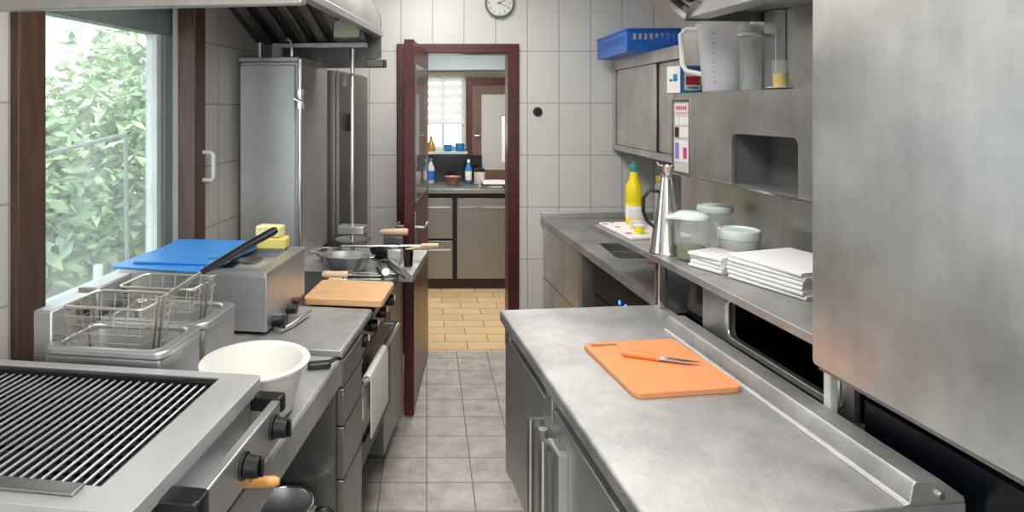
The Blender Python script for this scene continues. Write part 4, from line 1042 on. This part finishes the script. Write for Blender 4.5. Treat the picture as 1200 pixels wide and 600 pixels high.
w.part('glass_pane', box(-.02, .355, FY+.03, FY+.035, 1.23, 1.93), M['window'])
w.part('window_sill', box(-.08, .41, FY-.12, FY, 1.165, 1.19), M['alu'])
t = Thing('roller_blind', 'white striped day-night blind in the back room window', 'blind', 'W', (.167, FY-.03, 1.93))
t.part('headrail', box(-.05, .385, FY-.06, FY-.01, 1.955, 1.99), M['paintwarm'])
for k in range(6):
    z = 1.90 - k*.085
    t.part('slat', box(-.045, .38, FY-.032, FY-.028, z-.01, z+.05), M['blind'])
t.part('bottom_bar', box(-.045, .38, FY-.036, FY-.024, 1.46, 1.475), M['alu'])
mb = MB(); mb.box(-.044, -.042, FY-.0305, FY-.0295, 1.475, 1.955); mb.box(.377, .379, FY-.0305, FY-.0295, 1.475, 1.955)
t.part('cord', mb, M['paper'])
d = Thing('door_2', None, None, 'W', (.64, FY-.03, 0), kind='structure')
mb = MB().holed([(.40, .0), (.46, .0), (.46, 1.86), (.95, 1.86), (.95, 0), (1.02, 0), (1.02, 1.93), (.40, 1.93)], [], FY-.06, FY-.002, 'y')
d.part('door_frame', mb, M['maroon'])
mb = MB().holed(rect(.46, .95, 0.0, 1.86), [rect(.555, .86, 1.0, 1.77)], FY-.045, FY-.005, 'y')
d.part('door_leaf', mb, wood('grey_brown_door', '6b5148', '7c6258', (20, 20, 2), .4))
d.part('glass_pane', box(.555, .86, FY-.028, FY-.02, 1.0, 1.77), plain('milky_glass', 'cfd0cf', .2))
d.part('handle', MB().tube([(.49, FY-.045, 1.35), (.49, FY-.09, 1.35), (.53, FY-.09, 1.35)], .009), M['chrome'])
# back room counter
t = Thing('back_counter', 'steel counter with doors seen through the doorway', 'counter', 'W', (.4, 6.1, 0))
t.part('worktop', box(-.35, 1.15, 5.78, 6.55, .865, .905), M['backdoor'], bevel=.004)
t.part('plinth', box(-.33, 1.13, 5.86, 6.5, 0, .09), plain('maroon_plinth', '3a1a1c', .5))
t.part('body', box(-.35, 1.15, 5.82, 6.5, .09, .864), M['blackmat'])  # black body colour stands in for shade in the gaps between doors
for x0, x1, z0, z1 in ((-.05, .232, .46, .82), (-.05, .232, .10, .44), (.272, .74, .10, .82), (.76, 1.14, .10, .82), (-.34, -.07, .10, .82)):
    f = t.part('door' if z1-z0 > .4 else 'drawer', box(x0, x1, 5.80, 5.82, z0, z1), M['backdoor'], bevel=.003)
    t.part('pull', box(x0+.02, x1-.02, 5.785, 5.80, z1-.085, z1-.072), M['chrome'], f)
BZ = .9055
solo('dark_splashback', 'dark low board standing behind bottles on the back counter', 'board', 'W', (.3, 6.46, BZ), box(.02, .55, 6.44, 6.47, BZ, 1.155), M['navy'], bevel=.003)
def bottle(lab, x, y, r, h, m, cap, nm='bottle', lb=None):
    t = Thing(nm, lab, 'bottle', 'W', (x, y, BZ)); c = (x, y, BZ)
    t.part('bottle', MB().lathe([(0, 0), (r*.92, 0), (r, .005), (r, h*.62), (r*.5, h*.78), (r*.38, h*.88), (0, h*.88)], c, 24), M[m])
    t.part('cap', MB().lathe([(0, h*.88), (r*.45, h*.88), (r*.45, h), (0, h)], c, 20), M[cap])
    if lb: t.part('label', MB().lathe([(r*1.005, h*.15), (r*1.012, h*.17), (r*1.012, h*.5), (r*1.005, h*.52)], c, 24), M[lb])
bottle('silvery bottle at the left end of the back counter', .04, 6.2, .035, .24, 'label', 'bluecard', lb='blue')
bottle('blue and white bottle right of the pink bowl', .40, 6.2, .033, .23, 'bluecard', 'whiteplas', lb='paper')
bottle('clear bottle beside the silvery bottle at the left', -.01, 6.25, .03, .20, 'frosted', 'black')
t = Thing('canister', 'white canister with black lid on the back counter', 'canister', 'W', (.50, 6.15, BZ)); c = (.50, 6.15, BZ)
t.part('body', MB().lathe([(0, 0), (.05, 0), (.052, .004), (.052, .12), (0, .12)], c, 28), M['label'])
t.part('lid', MB().lathe([(0, .155), (.04, .15), (.053, .14), (.053, .12), (0, .12)], c, 28), M['black'])
mb = MB().lathe([(0, 0), (.035, 0), (.04, .01), (.075, .075), (.08, .078), (.072, .078), (.035, .014), (0, .01)], (.245, 6.12, BZ), 32)
solo('bowl', 'small pink bowl in the middle of the back counter', 'bowl', 'W', (.245, 6.12, BZ), mb, M['pinkclay'])
for i, (lab, m) in enumerate((('grey paper at the bottom of the pile on the back counter', 'label'), ('dark folder in the pile on the back counter', 'black'), ('white paper on top of the pile on the back counter', 'paper'))):
    mb = MB().box(-.11, .11, -.15, .15, 0, .012)
    solo('paper_sheet' if m != 'black' else 'folder', lab, 'papers', 'W', (.63, 6.05, BZ+i*.0125), mb, M[m], rot=math.radians(-20+i*9), bevel=.002)
S2 = 1.1905
t = Thing('bottle', 'small amber bottle on the back room windowsill', 'bottle', 'W', (.045, FY-.07, S2)); c = (.045, FY-.07, S2)
t.part('bottle', MB().lathe([(0, 0), (.045, 0), (.048, .01), (.04, .07), (.018, .10), (.016, .13), (0, .13)], c, 24), M['brass'])
t.part('stopper', MB().ball((c[0], c[1], c[2]+.142), .014), M['brass'])
for i, (x, s, lab) in enumerate(((.215, .05, 'left blue cup on the back room windowsill'), (.335, .06, 'right larger blue cup on the back room windowsill'))):
    t = Thing('cup', lab, 'cup', 'W', (x, FY-.07, S2)); c = (x, FY-.07, S2)
    t.part('cup', MB().lathe([(0, 0), (s*.7, 0), (s*.75, .005), (s*.8, s*1.3), (s*.74, s*1.3), (s*.66, .008), (0, .008)], c, 24), M['bluecard'])
    t.part('handle', MB().tube([(x+s*.75, c[1], S2+s), (x+s*1.2, c[1], S2+s*.9), (x+s*1.2, c[1], S2+s*.4), (x+s*.75, c[1], S2+s*.3)], .006), M['bluecard'])
t = Thing('hand_towel', 'white towel hanging at right inside the back room', 'towel', 'W', (.74, 6.05, 1.6))
t.part('cloth', MB().rbox(.70, .79, 6.04, 6.06, 1.12, 1.55, .008, 'y'), M['towel'], bevel=.004)
t.part('hook_rail', MB().tube([(.69, 6.05, 1.555), (1.30, 6.05, 1.555)], .006), M['chrome'])

# ================================================================== LIGHT
def area(name, loc, size, power, rot=(0, 0, 0), col=(1, .97, .93)):
    l = bpy.data.lights.new(name, 'AREA'); l.shape = 'RECTANGLE'; l.size, l.size_y = size; l.energy = power; l.color = col
    o = bpy.data.objects.new(name, l); C.objects.link(o); o.location = loc; o.rotation_euler = rot; return o
area('ceiling_light', (-.05, -.6, 2.64), (.7, 1.1), 24)  # extra unseen lamp added behind the camera to brighten the steel
area('ceiling_light', (-.02, 1.35, 2.64), (.7, 1.2), 28)
area('ceiling_light', (.1, 3.2, 2.64), (.7, 1.2), 18)
area('back_room_light', (.3, 5.2, 2.28), (.3, .7), 22)
area('front_fill_light', (.1, -1.58, 1.55), (1.7, 1.3), 22, rot=(PI/2, 0, 0), col=(.95, .98, 1))  # added fill behind the camera, no real window; brightens camera-facing surfaces
s = bpy.data.lights.new('sun', 'SUN'); s.energy = 2.0; s.angle = .05
so = bpy.data.objects.new('sun', s); C.objects.link(so); so.rotation_euler = Vector((-.45, .45, -.8)).to_track_quat('-Z', 'Y').to_euler()
wd = bpy.data.worlds.new('world'); bpy.context.scene.world = wd; wd.use_nodes = True
bg = wd.node_tree.nodes['Background']; bg.inputs[0].default_value = (.88, .95, 1, 1); bg.inputs[1].default_value = 3.8

cam = bpy.data.cameras.new('camera'); co = bpy.data.objects.new('camera', cam); C.objects.link(co)
co.location = (0, 0, 1.64); co.rotation_euler = (PI/2, 0, 0)
cam.sensor_width = 36; cam.lens = 760/1200*36; cam.shift_x = 100/1200; cam.shift_y = -175/1200; cam.clip_start = .02
sc = bpy.context.scene; sc.camera = co
sc.view_settings.view_transform = 'Standard'; sc.view_settings.look = 'None'; sc.view_settings.gamma = 1; sc.view_settings.exposure = .3
sc.view_settings.use_curve_mapping = False
try: sc.cycles.use_denoising = True
except Exception: pass
sc.cycles.sample_clamp_indirect = 2.5; sc.cycles.caustics_reflective = False; sc.cycles.max_bounces = 10; sc.cycles.transparent_max_bounces = 16
